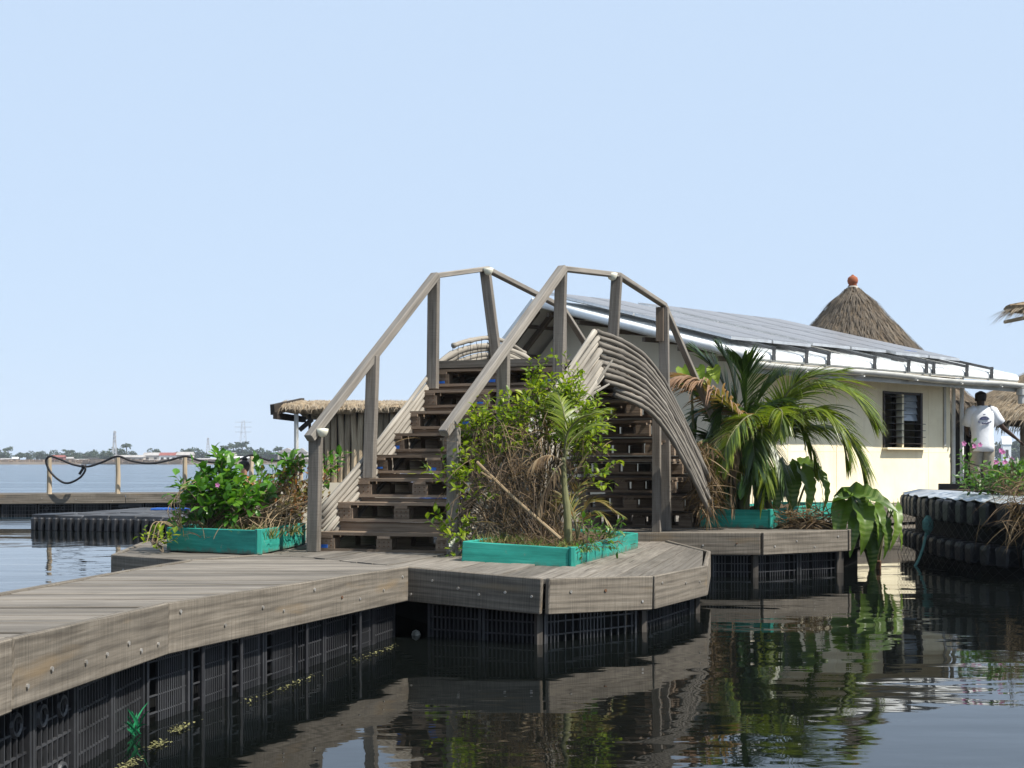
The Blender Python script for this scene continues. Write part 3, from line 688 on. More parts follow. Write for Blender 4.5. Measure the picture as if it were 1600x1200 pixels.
wl = m.build('front_wall', M['wall'], hs)
m = MB()
for e in (1.7, 2.85): wallbar(m, e - .02, e + .02, HB + .01, ztop - .01, WT - .006, .01)
wallbar(m, 5.30, 5.33, HB + .01, ztop - .01, WT - .003, .01)
wallbar(m, WE0 + .14, WE1 - .02, 1.245, 1.252, WT - .003, .01)
m.build('cover_strip', M['wall'], wl)
m = MB(); m.bar(H(5.75, WT - .02, 1.35), H(5.75, WT - .02, ztop - .02), .035, .035); m.build('conduit', M['gutter'], wl)
# gable wall (outline with thickness)
T2 = 5.9
def gable(e, th, name, mt):
    ts = [WT, TL, T2]; m = MB(); out = [H(e, t, zr(t) - .16) for t in ts]; base = [H(e, T2, HB), H(e, WT, HB)]
    P = out + base; n = len(P); vs = P + [p + ev * th for p in P]
    m.add(vs, [tuple(range(n))[::-1], tuple(range(n, 2 * n))] + [(i, (i + 1) % n, (i + 1) % n + n, i + n) for i in range(n)])
    return m.build(name, mt, hs)
gw = gable(WE0, .1, 'gable_wall', M['gable']); gable(WE1 - .1, .1, 'end_wall', M['wall'])
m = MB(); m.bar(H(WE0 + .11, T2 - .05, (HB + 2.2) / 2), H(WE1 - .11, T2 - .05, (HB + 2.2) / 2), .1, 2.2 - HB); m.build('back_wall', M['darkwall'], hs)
m = MB(); m.bar(H(WE0 + .1, 3.2, HB + .02), H(WE1 - .1, 3.2, HB + .02), 5, .03); m.build('floor', M['darkwall'], hs)
# roof: two thick sheets
def slab(e0, e1, t0, t1, z0, z1, th, m):                # roof slab between slope stations
    c = [H(e0, t0, z0 - th), H(e0, t1, z1 - th), H(e0, t1, z1), H(e0, t0, z0), H(e1, t0, z0 - th), H(e1, t1, z1 - th), H(e1, t1, z1), H(e1, t0, z0)]
    m.box8(c, e1 - e0, t1 - t0, th)
m = MB(); slab(0, EL, 0, TL - .01, ZE, zr(TL), .105, m); rf = m.build('roof', M['white'], hs, bevel=.03)
m = MB(); slab(0, EL, TL + .01, T2 + .7, zr(TL), zr(T2 + .7), .06, m); m.build('roof', M['white'], hs, bevel=.01)
m = MB(); slab(-.02, EL + .02, TL - .14, TL + .0, zr(TL - .14) + .012, zr(TL) + .012, .03, m); m.build('ridge_cap', M['white'], rf)
m = MB()
n = 42                                                  # low ribs of the sheet
for i in range(n):
    e = EL * (i + .5) / n; a, b = H(e, .02, zr(.02) + .004), H(e, TL - .15, zr(TL - .15) + .004); m.bar(a, b, .035, .02)
m.build('sheet_rib', M['white'], rf)['kind'] = 'stuff'
m = MB(); slab(.012, EL - .012, .02, TL - .02, ZE + .005 - .108, zr(TL) - .108, .012, m); m.build('soffit', M['soffit'], hs)
m = MB(); slab(.012, EL - .012, TL + .03, T2 + .68, zr(TL + .02) - .064, zr(T2 + .68) - .064, .012, m); m.build('soffit', M['soffit'], hs)
for e in (.12, .45):
    m = MB(); m.bar(H(e, TL + .05, zr(TL + .05) - .12), H(e, T2 + .6, zr(T2 + .6) - .12), .05, .09); m.build('rafter', M['rafter'], hs)
for k in range(5):
    t = TL + .35 + .5 * k; m = MB(); m.bar(H(.03, t, zr(t) - .095), H(WE0, t, zr(t) - .095), .05, .05); m.build('purlin', M['rafter'], hs)
for k in range(6):
    t = .5 + .65 * k; m = MB(); m.bar(H(.03, t, zr(t) - .185), H(WE0, t, zr(t) - .185), .05, .06); m.build('purlin', M['rafter'], hs)
m = MB(); m.tube([H(.0, -.01, ZE - .045), H(.0, TL, zr(TL) - .045)], .058, 14); m.build('verge_trim', M['white'], hs, smooth=True)
m = MB(); m.bar(H(-.012, TL, zr(TL) - .02), H(-.012, T2 + .7, zr(T2 + .7) - .02), .02, .10); m.build('verge_trim', M['white'], hs)
m = MB(); m.bar(H(.02, .02, ZE - .20), H(EL - .02, .02, ZE - .20), .03, .13); m.build('eave_light_block', M['gutter'], hs)  # added behind the gutter to stop sun slipping through the gap
# gutter: half pipe with end cap, brackets and an outlet
m = MB(); rows = []
for i in range(25):
    e = -.03 + (EL + .18) * i / 24; zz = ZE - .13 - .012 * sin(i * .5) - .02 * i / 24
    rows.append([H(e, -.075 + .068 * cos(pi + pi * k / 8), zz - .075 * sin(pi * k / 8)) for k in range(9)])
m.sheet(rows); rows2 = [[p + UP * .004 + bk * .0 for p in r] for r in rows]
gt = m.build('gutter', M['gutter'], hs, smooth=True); sol = gt.modifiers.new('thick', 'SOLIDIFY'); sol.thickness = .008
m = MB(); c = H(-.03, -.075, ZE - .13); m.tube([c - ev * .01 - UP * .012, c + ev * .012 - UP * .012], .085, 18); m.build('end_cap', M['gutter'], gt)
for e in (1.1, 2.4, 3.75, 5.0, 6.2):
    m = MB(); m.bar(H(e, -.075, ZE - .215), H(e + .035, -.075, ZE - .215), .15, .02); m.build('gutter_joint', M['gutter'], gt)
m = MB(); q = H(6.98, -.075, ZE - .22); m.tube([q, q - UP * .10, q - UP * .11, q - UP * .24], [.085, .085, .06, .06], 12); m.build('outlet', M['gutter'], gt)
# mounting rails with hooked ends, and panels
for e in (.55, 1.25, 1.75, 2.85, 3.72, 4.20, 4.40, 5.35, 6.1):
    m = MB(); hi = 3.9 if e < 6 else 2.4; a, b = H(e, -.05, zr(-.05) + .075), H(e, hi, zr(hi) + .075); m.bar(a, b, .045, .04); m.bar(H(e, -.03, zr(.1) + .07), H(e, -.03, ZE - .09), .042, .04); m.build('mounting_rail', M['railmetal'], rf)
def spanel(e0, e1, t0, t1, lift=.14):
    fr = MB(); slab(e0, e1, t0, t1, zr(t0) + lift, zr(t1) + lift, .04, fr); f = fr.build('solar_panel', M['alu'], rf)
    g = MB(); a = .022
    c = [H(e0 + a, t0 + a, zr(t0 + a) + lift + .003), H(e1 - a, t0 + a, zr(t0 + a) + lift + .003), H(e1 - a, t1 - a, zr(t1 - a) + lift + .003), H(e0 + a, t1 - a, zr(t1 - a) + lift + .003)]
    g.add(c, [(0, 1, 2, 3)], [[(0, 0), (e1 - e0, 0), (e1 - e0, t1 - t0), (0, t1 - t0)]]); g.build('cells', M['panel'], f)
for e0, e1, ts in ((.14, .98, (.34, 2.1, 3.95)), (1.02, 1.86, (.34, 2.1, 3.95)), (2.2, 3.1, (.55, 2.3, 3.98)), (3.14, 4.04, (.55, 2.3, 3.98)), (4.1, 5.0, (.42, 2.2, 3.98)), (5.04, 5.92, (.42, 2.2, 3.98))):
    for a, b in zip(ts, ts[1:]): spanel(e0, e1, a, b - .03)
m = MB(); m.bar(H(3.95, .35, zr(.35) + .03), H(4.12, .35, zr(.35) + .03), .12, .07); m.build('junction_box', M['railmetal'], rf)
m = MB(); m.bar(H(4.9, .8, zr(.8) + .13), H(5.25, .8, zr(.8) + .13), .05, .02); m.build('cable_tape', M['blue'], rf)
# louvre window
wn = MB()
for a, b in ((we0, we0 + .035), (we1 - .06, we1)): wn.bar(H((a + b) / 2, WT - .008 + .04, wz0), H((a + b) / 2, WT + .032, wz1), b - a, .11, up=bk)
wn.bar(H(we0 + .036, WT + .032, wz1 - .02), H(we1 - .061, WT + .032, wz1 - .02), .1, .035); win = wn.build('window', M['frame'], hs)
m = MB(); em = we0 + .50; m.bar(H(em, WT + .015, wz0 + .002), H(em, WT + .015, wz1 - .04), .055, .1, up=bk); m.build('mullion', M['wall'], win)
m = MB(); m.bar(H(we0 - .02, WT - .03, wz0 - .018), H(we1 + .06, WT - .03, wz0 - .018), .14, .03); m.build('sill', M['wall'], win)
for k in range(8):
    z = wz0 + .06 + k * .102
    for a, b, lo in ((we0 + .037, em - .03, True), (em + .03, we1 - .063, k < 4)):
        m = MB()
        if lo: m.bar(H(a, WT - .03, z), H(b + .028, WT - .03, z), .13, .008)        # blade lying open
        else:
            p, q = H(a, WT + .045, z), H(b, WT + .045, z); u = (UP * .95 + bk * .22).normalized()
            c = [p - u * .052, p - u * .052 + bk * .006, p + u * .052 + bk * .006, p + u * .052]; c += [x + (q - p) for x in c]; m.box8(c, 1, .1, .006)
        m.build('louvre_blade', M['frame'] if lo else M['pane'], win)
# floor deck of the house
hd = thing('house_pontoon', (4.5, 18, 0), 'grey plank pontoon carrying the cream house', 'pontoon')
m = MB(); c = [H(.2, -.15, 0), H(7.6, -.15, 0), H(7.6, 6.4, 0), H(.2, 6.4, 0)]; planks(m, c, atan2(ev.y, ev.x), .15, .01, lambda x, y: .46); m.build('deck_planks', M['deck'], hd)
fascia(hd, c[0] + UP * .46, c[1] + UP * .46, .24, 6); fascia(hd, c[3] + UP * .46, c[0] + UP * .46, .24, 0); fascia(hd, c[1] + UP * .46, c[2] + UP * .46, .24, 0)
m = MB(); cc = [H(.35, 0, 0), H(7.4, 0, 0), H(7.4, 6.2, 0), H(.35, 6.2, 0)]; m.prism([(p.x, p.y) for p in cc], .3, .6); m.build('dark_float_fill', M['black'], hd)
for e in (1.0, 2.6, 3.35, 3.5, 5.0):
    m = MB(); p = H(e, -.13, 0); m.tube([V((p.x, p.y, -.4)), V((p.x, p.y, .24))], .03, 8); m.build('support_post', M['post'], hd)
m = MB(); a, b = H(2.4, -.16, .10), H(4.6, -.16, .10); m.bar(a, b, .04, .17); m.build('lower_board', M['fascia'], hd)
# veranda at the far end of the house
vd = MB(); vd.bar(H(5.98, WT + .9, .48), H(5.98, WT + .9, 2.2), .06, .5, up=ev); d = vd.build('door', M['brown'], hs)
m = MB(); m.bar(H(6.02, WT + .95, .48), H(6.55, WT + 2.2, .48), .05, .05); m.bar(H(6.3, WT + 2.2, HB), H(6.3, WT + 2.2, 2.2), .06, 2.6, up=ev); m.build('inner_wall', M['darkwall'], hs)
for e, t in ((6.22, .7), (6.34, .62)):
    m = MB(); m.tube([H(e, t, HB), H(e, t, zr(t) - .1)], .032, 10); m.build('veranda_post', M['white'], hs)
m = MB(); m.bar(H(5.97, .62, .62), H(6.36, .62, .62), .05, .07); m.build('threshold', M['white'], hs)
m = MB(); m.bar(H(6.05, .86, .80), H(6.12, .86, .80), .02, .09); m.build('socket', M['white'], hs)

# ------------------------------------------------------------------ thatch helper and huts
def thatch_cone(par, c, prof, n, nstr, mats, fringe=.25, seg=1.0, sl=.3):
    c = V(c); m = MB(); K = 34; P = []
    for i in range(25):
        x = i / 24 * (len(prof) - 1); k = min(int(x), len(prof) - 2); t = x - k
        P.append((prof[k][0] + (prof[k + 1][0] - prof[k][0]) * t, prof[k][1] + (prof[k + 1][1] - prof[k][1]) * t))
    rows = [[c + V(((r + rng.uniform(-.03, .03)) * cos(2 * pi * j / K), (r + rng.uniform(-.03, .03)) * sin(2 * pi * j / K), z + rng.uniform(-.02, .02))) for j in range(K)] for r, z in P]
    for r in rows: r.append(r[0])
    m.sheet(rows[::-1]); rf_ = m.build('thatch_roof', mats[0], par, smooth=False)
    s = MB()
    def at(x): k = min(int(x), len(prof) - 2); t = x - k; return (prof[k][0] + (prof[k + 1][0] - prof[k][0]) * t, prof[k][1] + (prof[k + 1][1] - prof[k][1]) * t)
    for i in range(nstr):
        x = (1 - math.sqrt(rng.random())) * (len(prof) - 1.01); a = rng.uniform(0, 2 * pi) * seg; r, z = at(x); r2, z2 = at(max(0, x - .05))
        p = c + V((cos(a) * (r + .02), sin(a) * (r + .02), z + .02)); d = (V((cos(a) * (r2 - r), sin(a) * (r2 - r), z2 - z))).normalized() + rv(.10)
        s.strip(p, d, V((cos(a), sin(a), 1)), sl * rng.uniform(.5, 1.2), .02, .1, 2)
    for i in range(int(nstr * .35)):
        a = rng.uniform(0, 2 * pi) * seg; r, z = prof[0]; p = c + V((cos(a) * (r - rng.uniform(0, .2)), sin(a) * (r - rng.uniform(0, .2)), z + rng.uniform(-.08, .1)))
        s.strip(p, V((cos(a) * .5, sin(a) * .5, -.9)) + rv(.2), V((cos(a), sin(a), .3)), fringe * rng.uniform(.5, 1.3), .018, .2, 2)
    s.build('straw', mats[1], rf_)
    return rf_
hut = thing('round_hut', (6.86, 26, .4), 'round hut with a tall conical thatched roof topped by a clay ball, behind the house', 'hut')
thatch_cone(hut, (6.92, 26, 0), [(2.4, 2.25), (1.80, 2.82), (1.32, 3.35), (.99, 3.70), (.66, 4.06), (.42, 4.34), (.2, 4.52), (.12, 4.62)], 30, 5200, (M['thatch_base'], M['dry_thatch']), .3)
m = MB(); m.lathe((6.92, 26, 4.48), [(.24, -.12), (.15, .02), (.11, .14), (.10, .18)], 16); m.build('collar', M['pot_pale'], hut, smooth=True)
m = MB(); m.lathe((6.92, 26, 4.66), [(.075, 0), (.09, .015), (.075, .04), (.095, .055), (.108, .11), (.095, .17), (.05, .205), (.025, .215), (.03, .225), (.012, .235)], 18); m.build('finial', M['clay'], hut, smooth=True)
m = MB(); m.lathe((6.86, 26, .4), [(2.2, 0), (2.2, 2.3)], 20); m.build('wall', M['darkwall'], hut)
pv = thing('thatched_pavilion', (11.4, 25.2, .4), 'open pavilion with a low brown thatched roof behind the standing man', 'pavilion')
thatch_cone(pv, (11.4, 25.2, 0), [(2.85, 1.86), (2.1, 2.36), (1.3, 2.82), (.6, 3.16), (.1, 3.35)], 30, 4200, (M['thatch_base_pale'], M['dry_thatch2']), .16)
for a in (-1.95, -2.5, -3.3, -1.4, 2.4): m = MB(); p = V((11.4 + 2.4 * cos(a), 25.2 + 2.4 * sin(a), .4)); m.tube([p, p + UP * 1.75], .045, 8); m.build('bamboo_post', M['bamboo'], pv)
m = MB(); m.bar((8.6, 27.2, .4), (9.75, 27.2, .4 + 0), .1, .02); m.bar((9.1, 26.9, 1.2), (9.75, 26.2, 1.2), .08, 1.6); m.build('screen_wall', M['darkwall'], pv)
m = MB(); m.bar((8.9, 24.0, .75), (11.5, 22.9, .75), .06, .55); m.build('parapet', M['darkwall'], pv)
m = MB(); m.box(7.6, 15, 20.9, 29, -.3, .4); m.build('float_base', M['black'], pv)
cp = thing('thatched_canopy', W(1700, 520, 14) , 'ragged thatch eave jutting in at the right edge of the picture', 'canopy')
m = MB(); tip = W(1578, 489, 14)
rows = []
for i in range(12):
    t = i / 11; a = tip + V((2.2 * t, .6 * t, .48 * t)); hw = .03 + .85 * t
    rows.append([a + V((0, -hw, -.42 * t)) + rv(.015), a + V((0, -hw * .5, -.10 * t + .01)) + rv(.015), a + V((0, 0, .12 * t + .03)) + rv(.02), a + V((0, hw * .5, -.10 * t + .01)) + rv(.015), a + V((0, hw, -.42 * t)) + rv(.015)])
m.sheet(rows); ct = m.build('thatch_roof', M['thatch_base_pale'], cp); so = ct.modifiers.new('t', 'SOLIDIFY'); so.thickness = .07; so.offset = -1
s = MB()
for i in range(650):
    t = rng.random() ** 1.3; hw = .03 + .85 * t; u = rng.uniform(-1, 1); p = tip + V((2.2 * t, .6 * t + u * hw, .48 * t + .06 - abs(u) ** 1.5 * .45 * t)); s.strip(p, V((-.8, u * .7, -.35)) + rv(.22), V((0, 0, 1)), rng.uniform(.12, .34), .014, .3, 2)
s.build('straw', M['dry_thatch2'], ct)
m = MB(); p = tip + V((2.1, .6, .3)); m.tube([V((p.x, p.y, -.4)), p], .06, 8); m.build('post', M['bamboo'], cp)
m = MB(); m.tube([tip + V((-.06, 0, -.1)), tip + V((.7, .1, .06)), p], [.02, .03, .04], 7); m.build('ridge_pole', M['bamboo'], cp)

bh = thing('bamboo_hut', (-2.6, 20, .6), 'small bamboo walled hut with a flat straw roof left of the staircase', 'hut')
Yb = 20.0
fl = W(498, 752, Yb).z
for k in range(30):
    x0 = W(502, 700, Yb).x + .102 * k; z1 = W(500, 642, Yb).z + .05 + rng.uniform(-.03, .02)
    m = MB(); m.tube([V((x0, Yb + rng.uniform(-.02, .02), fl + rng.uniform(-.02, .02))), V((x0 + rng.uniform(-.015, .015), Yb, (fl + z1) / 2)), V((x0 + rng.uniform(-.02, .02), Yb, z1))], .049, 8); m.build('bamboo_pole', M['bamboo'], bh)
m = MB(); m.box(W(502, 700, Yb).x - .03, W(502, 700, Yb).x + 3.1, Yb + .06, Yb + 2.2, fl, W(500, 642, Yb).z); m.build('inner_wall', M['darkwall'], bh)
m = MB(); m.box(W(500, 700, Yb).x - 1.0, W(502, 700, Yb).x + 3.3, Yb - .12, Yb + 2.3, -.3, fl - .02); m.build('base', M['gable'], bh)
xl, xr = W(438, 640, Yb).x, W(640, 640, Yb).x + 1.5; ze, zt_ = W(440, 639, Yb).z, W(440, 621, Yb).z
m = MB(); rows = []
for i in range(30):
    x = xl + (xr - xl) * i / 29
    rows.append([V((x, Yb - .26, ze + rng.uniform(-.03, .03))), V((x, Yb - .16, ze + .07 + rng.uniform(-.02, .02))), V((x, Yb + .5, zt_ - .03 + rng.uniform(-.02, .02))), V((x, Yb + 1.1, zt_ + .0)), V((x, Yb + 2.5, ze))])
m.sheet(rows[::-1]); br_ = m.build('thatch_roof', M['thatch_base_pale'], bh); so = br_.modifiers.new('t', 'SOLIDIFY'); so.thickness = .09; so.offset = -1
s = MB()
for i in range(2600):
    t = rng.random(); x = rng.uniform(xl, xr); y = Yb - .26 + .76 * t; z = interp(t, [0, .14, 1], [ze, ze + .07, zt_ - .02]) + .012
    s.strip(V((x, y, z)), V((rng.uniform(-.5, .5), -.85, -.28 + rng.uniform(-.08, .1))), UP, rng.uniform(.08, .24), .011, .3, 2)
s.build('straw', M['dry_thatch2'], br_)
m = MB(); m.bar(V((xl - .04, Yb - .45, ze - .03)), V((xl + .25, Yb + .6, zt_ - .06)), .07, .16); m.bar(V((xl, Yb - .45, ze - .12)), V((xl + .05, Yb + 2.0, ze - .1)), .06, .1); m.build('edge_board', M['darkwall'], bh)
for px in (463, 484):
    m = MB(); p = W(px, 650, Yb - .15 if px < 470 else Yb + .1); m.tube([V((p.x, p.y, fl - .4)), p + UP * .06], .035 if px < 470 else .022, 8); m.build('post', M['gutter'] if px < 470 else M['darkwall'], bh)
m = MB(); m.bar(W(468, 672, Yb - .1), W(488, 655, Yb - .1), .05, .07); m.build('brace', M['darkwall'], bh)

# ------------------------------------------------------------------ far dock with its fence poles and hose, black raft
fd = thing('far_dock', (-8, 24, 0), 'long pale plank dock on crates across the water at the left', 'dock')
def FD(px, py, Y): return W(px, py, Y)
a, b = V((-11.5, 23.6, .475)), V((-2.6, 25.6, .475))
m = MB(); planks(m, [a, b, b + V((-.35, 1.6, 0)), a + V((-.35, 1.6, 0))], atan2(b.y - a.y, b.x - a.x), .15, .01, lambda x, y: .475); m.build('deck_planks', M['deck'], fd)
fp = [a, a.lerp(b, .21), a.lerp(b, .46), a.lerp(b, .70), b]
for p, q in zip(fp, fp[1:]): fascia(fd, p, q, .18, 4)
for i in range(14): crate(fd, a.lerp(b, i / 14), a.lerp(b, (i + .95) / 14), .30, -.03, [2, 0, 1, 0][i % 4])
dark_backing(fd, a, b, .38, -.3, 1.3)
POLES = [(77, 713, 769), (184, 715, 766), (289, 714, 764), (393, 713, 758), (470, 716, 757)]
tops = []
for i, (px, yt, yb) in enumerate(POLES):
    t_ = (W(px, 760, 24.4).x - a.x) / (b.x - a.x); p = a.lerp(b, t_); Y = p.y + .12; q = W(px, yt, Y); q0 = V((W(px, yb, Y).x, Y, .47))
    m = MB(); m.tube([q0, q0.lerp(q, .5) + rv(.01), q], [.05, .047, .043], 8); o = m.build('fence_post', M['fencepost'], org=q0)
    tag(o, ['pale pole on the far dock, the one with the hose loop at its foot end', 'knotty pale pole on the far dock, second from the left end of the hose', 'grey pole on the far dock just left of the left bush', 'thin pale pole on the far dock behind the seated person', 'pale pole on the far dock beside the bamboo hut post'][i], 'post', 'poles holding the hose on the far dock'); tops.append(q)
hp = [W(131, 727, 24.1), W(133, 735, 24.1), W(124, 747, 24.1), W(106, 755, 24.1), W(92, 750, 24.1), W(78, 736, 24.1), W(72, 720, 24.1), W(79, 713, 24.1), W(95, 718, 24.15), W(115, 726, 24.2), W(137, 729, 24.25), W(160, 722, 24.3), W(184, 713, 24.35), W(205, 720, 24.4), W(235, 724, 24.5), W(265, 719, 24.6), W(290, 713, 24.7), W(310, 719, 24.75), W(340, 723, 24.8), W(370, 719, 24.9), W(394, 711, 25.0), W(420, 719, 25.05), W(450, 719, 25.1), W(472, 714, 25.2), W(495, 711, 25.3)]
m = MB(); m.tube(bez(hp, 150), .021, 7); m.tube([W(131, 727, 24.1), W(129, 733, 24.1), W(124, 741, 24.1)], .026, 7); m.tube([W(131, 726, 24.12), W(131, 731, 24.12)], .05, 8)
tag(m.build('hose', M['hose'], smooth=True), 'black hose draped from pole to pole along the far dock, ending in a loop', 'hose')
rt = thing('black_raft', (-6, 20, 0), 'low black raft of plastic float cubes on the water before the far dock', 'raft')
ra, rb = W(48, 832, 19.6), W(430, 842, 18.4); ra.z = rb.z = .28; rd = V((.30, 2.9, 0))
m = MB(); m.prism([ra + V((.03, .05, 0)), rb + V((0, .05, 0)), rb + rd, ra + V((.9, 2.9, 0))], .20, .5); m.build('float_body', M['black'], rt)
nl = 16; ru = (rb - ra) / nl; rn = V((ru.y, -ru.x, 0)).normalized()
for i in range(nl):
    p = ra + ru * (i + .5); m = MB()
    for s_, ww in ((-.24, .34), (.24, .34)):
        q = p + ru * s_; hw = ru.normalized() * (ru.length * ww / 2)
        m.bar(q - hw + UP * (-.14), q + hw + UP * (-.14), .09, .21)
    m.build('float_cube', M['float'], rt, bevel=.02)
for i in range(9):
    for j in range(6):
        u0, u1, v0, v1 = i / 9, (i + .96) / 9, j / 6, (j + .94) / 6
        f_ = lambda u, v: ra + (rb - ra) * u + (V((.9, 2.9, 0)) * (1 - u) + rd * u) * v + rn * -.02
        m = MB(); m.prism([f_(u0, v0), f_(u1, v0), f_(u1, v1), f_(u0, v1)], .285 + rng.uniform(-.012, .012), .08); m.build('deck_panel', M['raft_top'] if (i + j) % 7 else M['float'], rt, bevel=.01)
m = MB(); p = W(268, 797, 21.6); m.bar(V((p.x - .3, 21.6, .30)), V((p.x + .4, 21.55, .30)), .3, .03); tag(m.build('tarp', M['blue']), 'small blue tarp lying on the black raft', 'tarp')
# bits seen through the steps
def tub(name, label, cat, p, r, h, mt):
    m = MB(); m.lathe(p, [(r * .8, 0), (r, h), (r * 1.08, h), (r * 1.08, h - .02), (r * .95, h - .02), (r * .74, .02)], 16); tag(m.build(name, mt, org=p, smooth=True), label, cat)
tub('tub', 'pink plastic tub behind the staircase, seen through the second step', 'tub', V((-1.33, 13.0, zm)), .17, .26, M['pink'])
tub('tub', 'blue plastic tub behind the staircase, seen through the lower steps', 'tub', V((-.72, 12.9, zm)), .2, .28, M['blue'])
m = MB(); p = V((-1.0, 13.5, zm)); m.bar(p, p + UP * .62, .36, .03); tag(m.build('board', M['whiteplastic'], org=p), 'white sheet leaning behind the staircase', 'board')
m = MB(); p = V((-1.1, 13.46, zm + .56)); m.bar(p, p + V((.26, 0, .03)), .02, .10); tag(m.build('cloth', M['yellowgreen'], org=p), 'lime cloth hanging on the white sheet behind the staircase', 'cloth')

# ------------------------------------------------------------------ black float pontoon on the right
rp = thing('float_pontoon', (4.6, 12, 0), 'tall black pontoon of stacked float cubes wrapped in mesh at the right edge', 'pontoon')
GP = [V((4.56, 14.8, 0)), V((4.37, 13.4, 0)), V((4.36, 12.3, 0)), V((4.50, 11.5, 0)), V((5.15, 10.8, 0)), V((6.2, 10.4, 0))]
gl = bez(GP, 60); ZT = .735
pol = [(p.x + .12, p.y + .05) for p in gl] + [(8.0, 11.5), (8.0, 16), (5.2, 16)]
m = MB(); m.prism(pol, ZT - .04, 1.2); m.build('float_body', M['black'], rp)
acc = 0; last = gl[0]; nxt = .1
for p, q in zip(gl, gl[1:]):
    L = (q - p).length
    while nxt < acc + L:
        c = p.lerp(q, (nxt - acc) / L); t = (q - p).normalized(); out = V((t.y, -t.x, 0)); out = -out if out.dot(V((-1, -.5, 0))) < 0 else out
        for z0, z1 in ((ZT - .235, ZT - .01), (.14, .33)):
            m = MB(); hw = .085 + rng.uniform(-.008, .008); cc = c + rv(.012); cc.z = 0
            bs = []
            for z, g in ((z0, .8), (z1 - .03, 1.0), (z1, .86)):
                bs.append([cc - t * hw * g - out * .1 + UP * z, cc + t * hw * g - out * .1 + UP * z, cc + t * hw * g + out * (.075 if z < z1 else .055) + UP * z, cc - t * hw * g + out * (.075 if z < z1 else .055) + UP * z])
            vs = [x for b in bs for x in b]; fs = [(3, 2, 1, 0), (8, 9, 10, 11)]
            for k in (0, 4):
                for i in range(4): fs.append((k + i, k + (i + 1) % 4, k + 4 + (i + 1) % 4, k + 4 + i))
            m.add(vs, fs); m.build('float_cube', M['float'], rp, bevel=.018)
        nxt += .265
    acc += L
net = MB(); hgt = .62                                    # netting stretched over the side
for s0 in range(-12, 60, 2):
    for sg in (1, -1):
        pts = []
        for k in range(7):
            i = s0 + sg * k * 2 + (12 if sg < 0 else 0)
            if 0 <= i <= 59:
                p, q = gl[i], gl[i + 1]; t = (q - p).normalized(); out = V((t.y, -t.x, 0)); out = -out if out.dot(V((-1, -.5, 0))) < 0 else out
                pts.append(p + out * .10 + UP * (.05 + hgt * k / 6))
        if len(pts) > 2: net.tube(pts, .0022, 4, cap=False)
net.build('netting', M['hose'], rp)
m = MB(); rows = []                                      # torn corrugated sheet over the top edge
for i in range(49):
    p = gl[int(i / 48 * 58)]; q = gl[int(i / 48 * 58) + 1]; t = (q - p).normalized(); out = V((t.y, -t.x, 0)); out = -out if out.dot(V((-1, -.5, 0))) < 0 else out
    e = .02 + .05 * abs(sin(i * 2.3)) + rng.uniform(-.02, .03); zz = ZT + .012 + .012 * sin(i * 1.9)
    rows.append([p + out * e + UP * (zz - .02), p - out * .12 + UP * (zz + .02), p - out * .40 + UP * (ZT + .035), p - out * .75 + UP * (ZT + .03)])
m.sheet(rows); sh = m.build('cover_sheet', M['tin'], rp); so = sh.modifiers.new('t', 'SOLIDIFY'); so.thickness = .006
m = MB(); m.prism([(4.9, 14.6), (5.05, 12.6), (5.5, 11.9), (7.9, 11.6), (7.9, 15.5), (5.5, 15.5)], ZT + .05, .1); m.build('soil', M['soil'], rp)
m = MB(); a, b = H(5.6, -1.3, 0), H(7.2, -1.2, 0); m.bar(V((4.9, 14.7, ZT + .06)), V((6.6, 14.3, ZT + .06)), .12, .10); m.build('edging_plank', M['darkwall'], rp)
m = MB(); m.tube(bez([W(1452, 819, 13.2), W(1447, 835, 13.1), W(1441, 860, 13.0), W(1430, 884, 12.9), W(1415, 898, 12.7), W(1375, 893, 12.9)], 30), .014, 6); tag(m.build('rope', M['rope']), 'green mooring rope hanging from the black float pontoon', 'rope')
m = MB(); m.lathe(W(1450, 836, 13.1), [(.01, 0), (.055, .06), (.06, .14), (.02, .2)], 8, (1, .6)); tag(m.build('cloth', M['rope']), 'green scrap of cloth snagged on the black float pontoon', 'cloth')
# small floating things
m = MB(); p = W(650, 1003, 7.75); m.lathe(V((p.x, p.y, .02)), [(.005, 0), (.022, .009), (.03, .03), (.022, .051), (.005, .06)], 14); tag(m.build('ball', M['dirtyball'], smooth=True), 'small dirty white ball floating in the corner under the walkway', 'ball')
al = MB()
for i in range(1100):
    t = rng.random(); seg = A0.lerp(A1, .5 + t) if t < .5 else A1.lerp(A2, (t - .5) * 2); p = V((seg.x, seg.y, 0)) + V((.10 + rng.gauss(0, .015), rng.gauss(0, .012), ZW + .006))
    if rng.random() < .3 + .4 * sin(t * 31): al.leaf(p, rv(1) * V((1, 1, .3)) if False else V((rng.uniform(-1, 1), rng.uniform(-1, 1), .25)), UP, rng.uniform(.006, .02), rng.uniform(.005, .012))
tag(al.build('algae', M['algae']), 'line of yellow green scum floating along the walkway crates', 'algae', kind='stuff')
m = MB(); c = W(212, 1160, 4.9); c.z = .07
for i in range(14): m.strip(c + rv(.02), V((rng.uniform(-.5, .5), rng.uniform(-.5, .2), rng.uniform(.3, 1))), V((0, 1, 0)), rng.uniform(.06, .16), .008, .9, 4)
tag(m.build('twine', M['greennet']), 'tuft of bright green twine caught on the walkway crates', 'twine')
m = MB(); p = W(1200, 898, 12.2); m.bar(V((p.x - .06, 12.2, .075)), V((p.x + .09, 12.1, .06)), .03, .015); tag(m.build('driftwood', M['stick']), 'splinter of driftwood floating before the rear pontoon', 'driftwood')

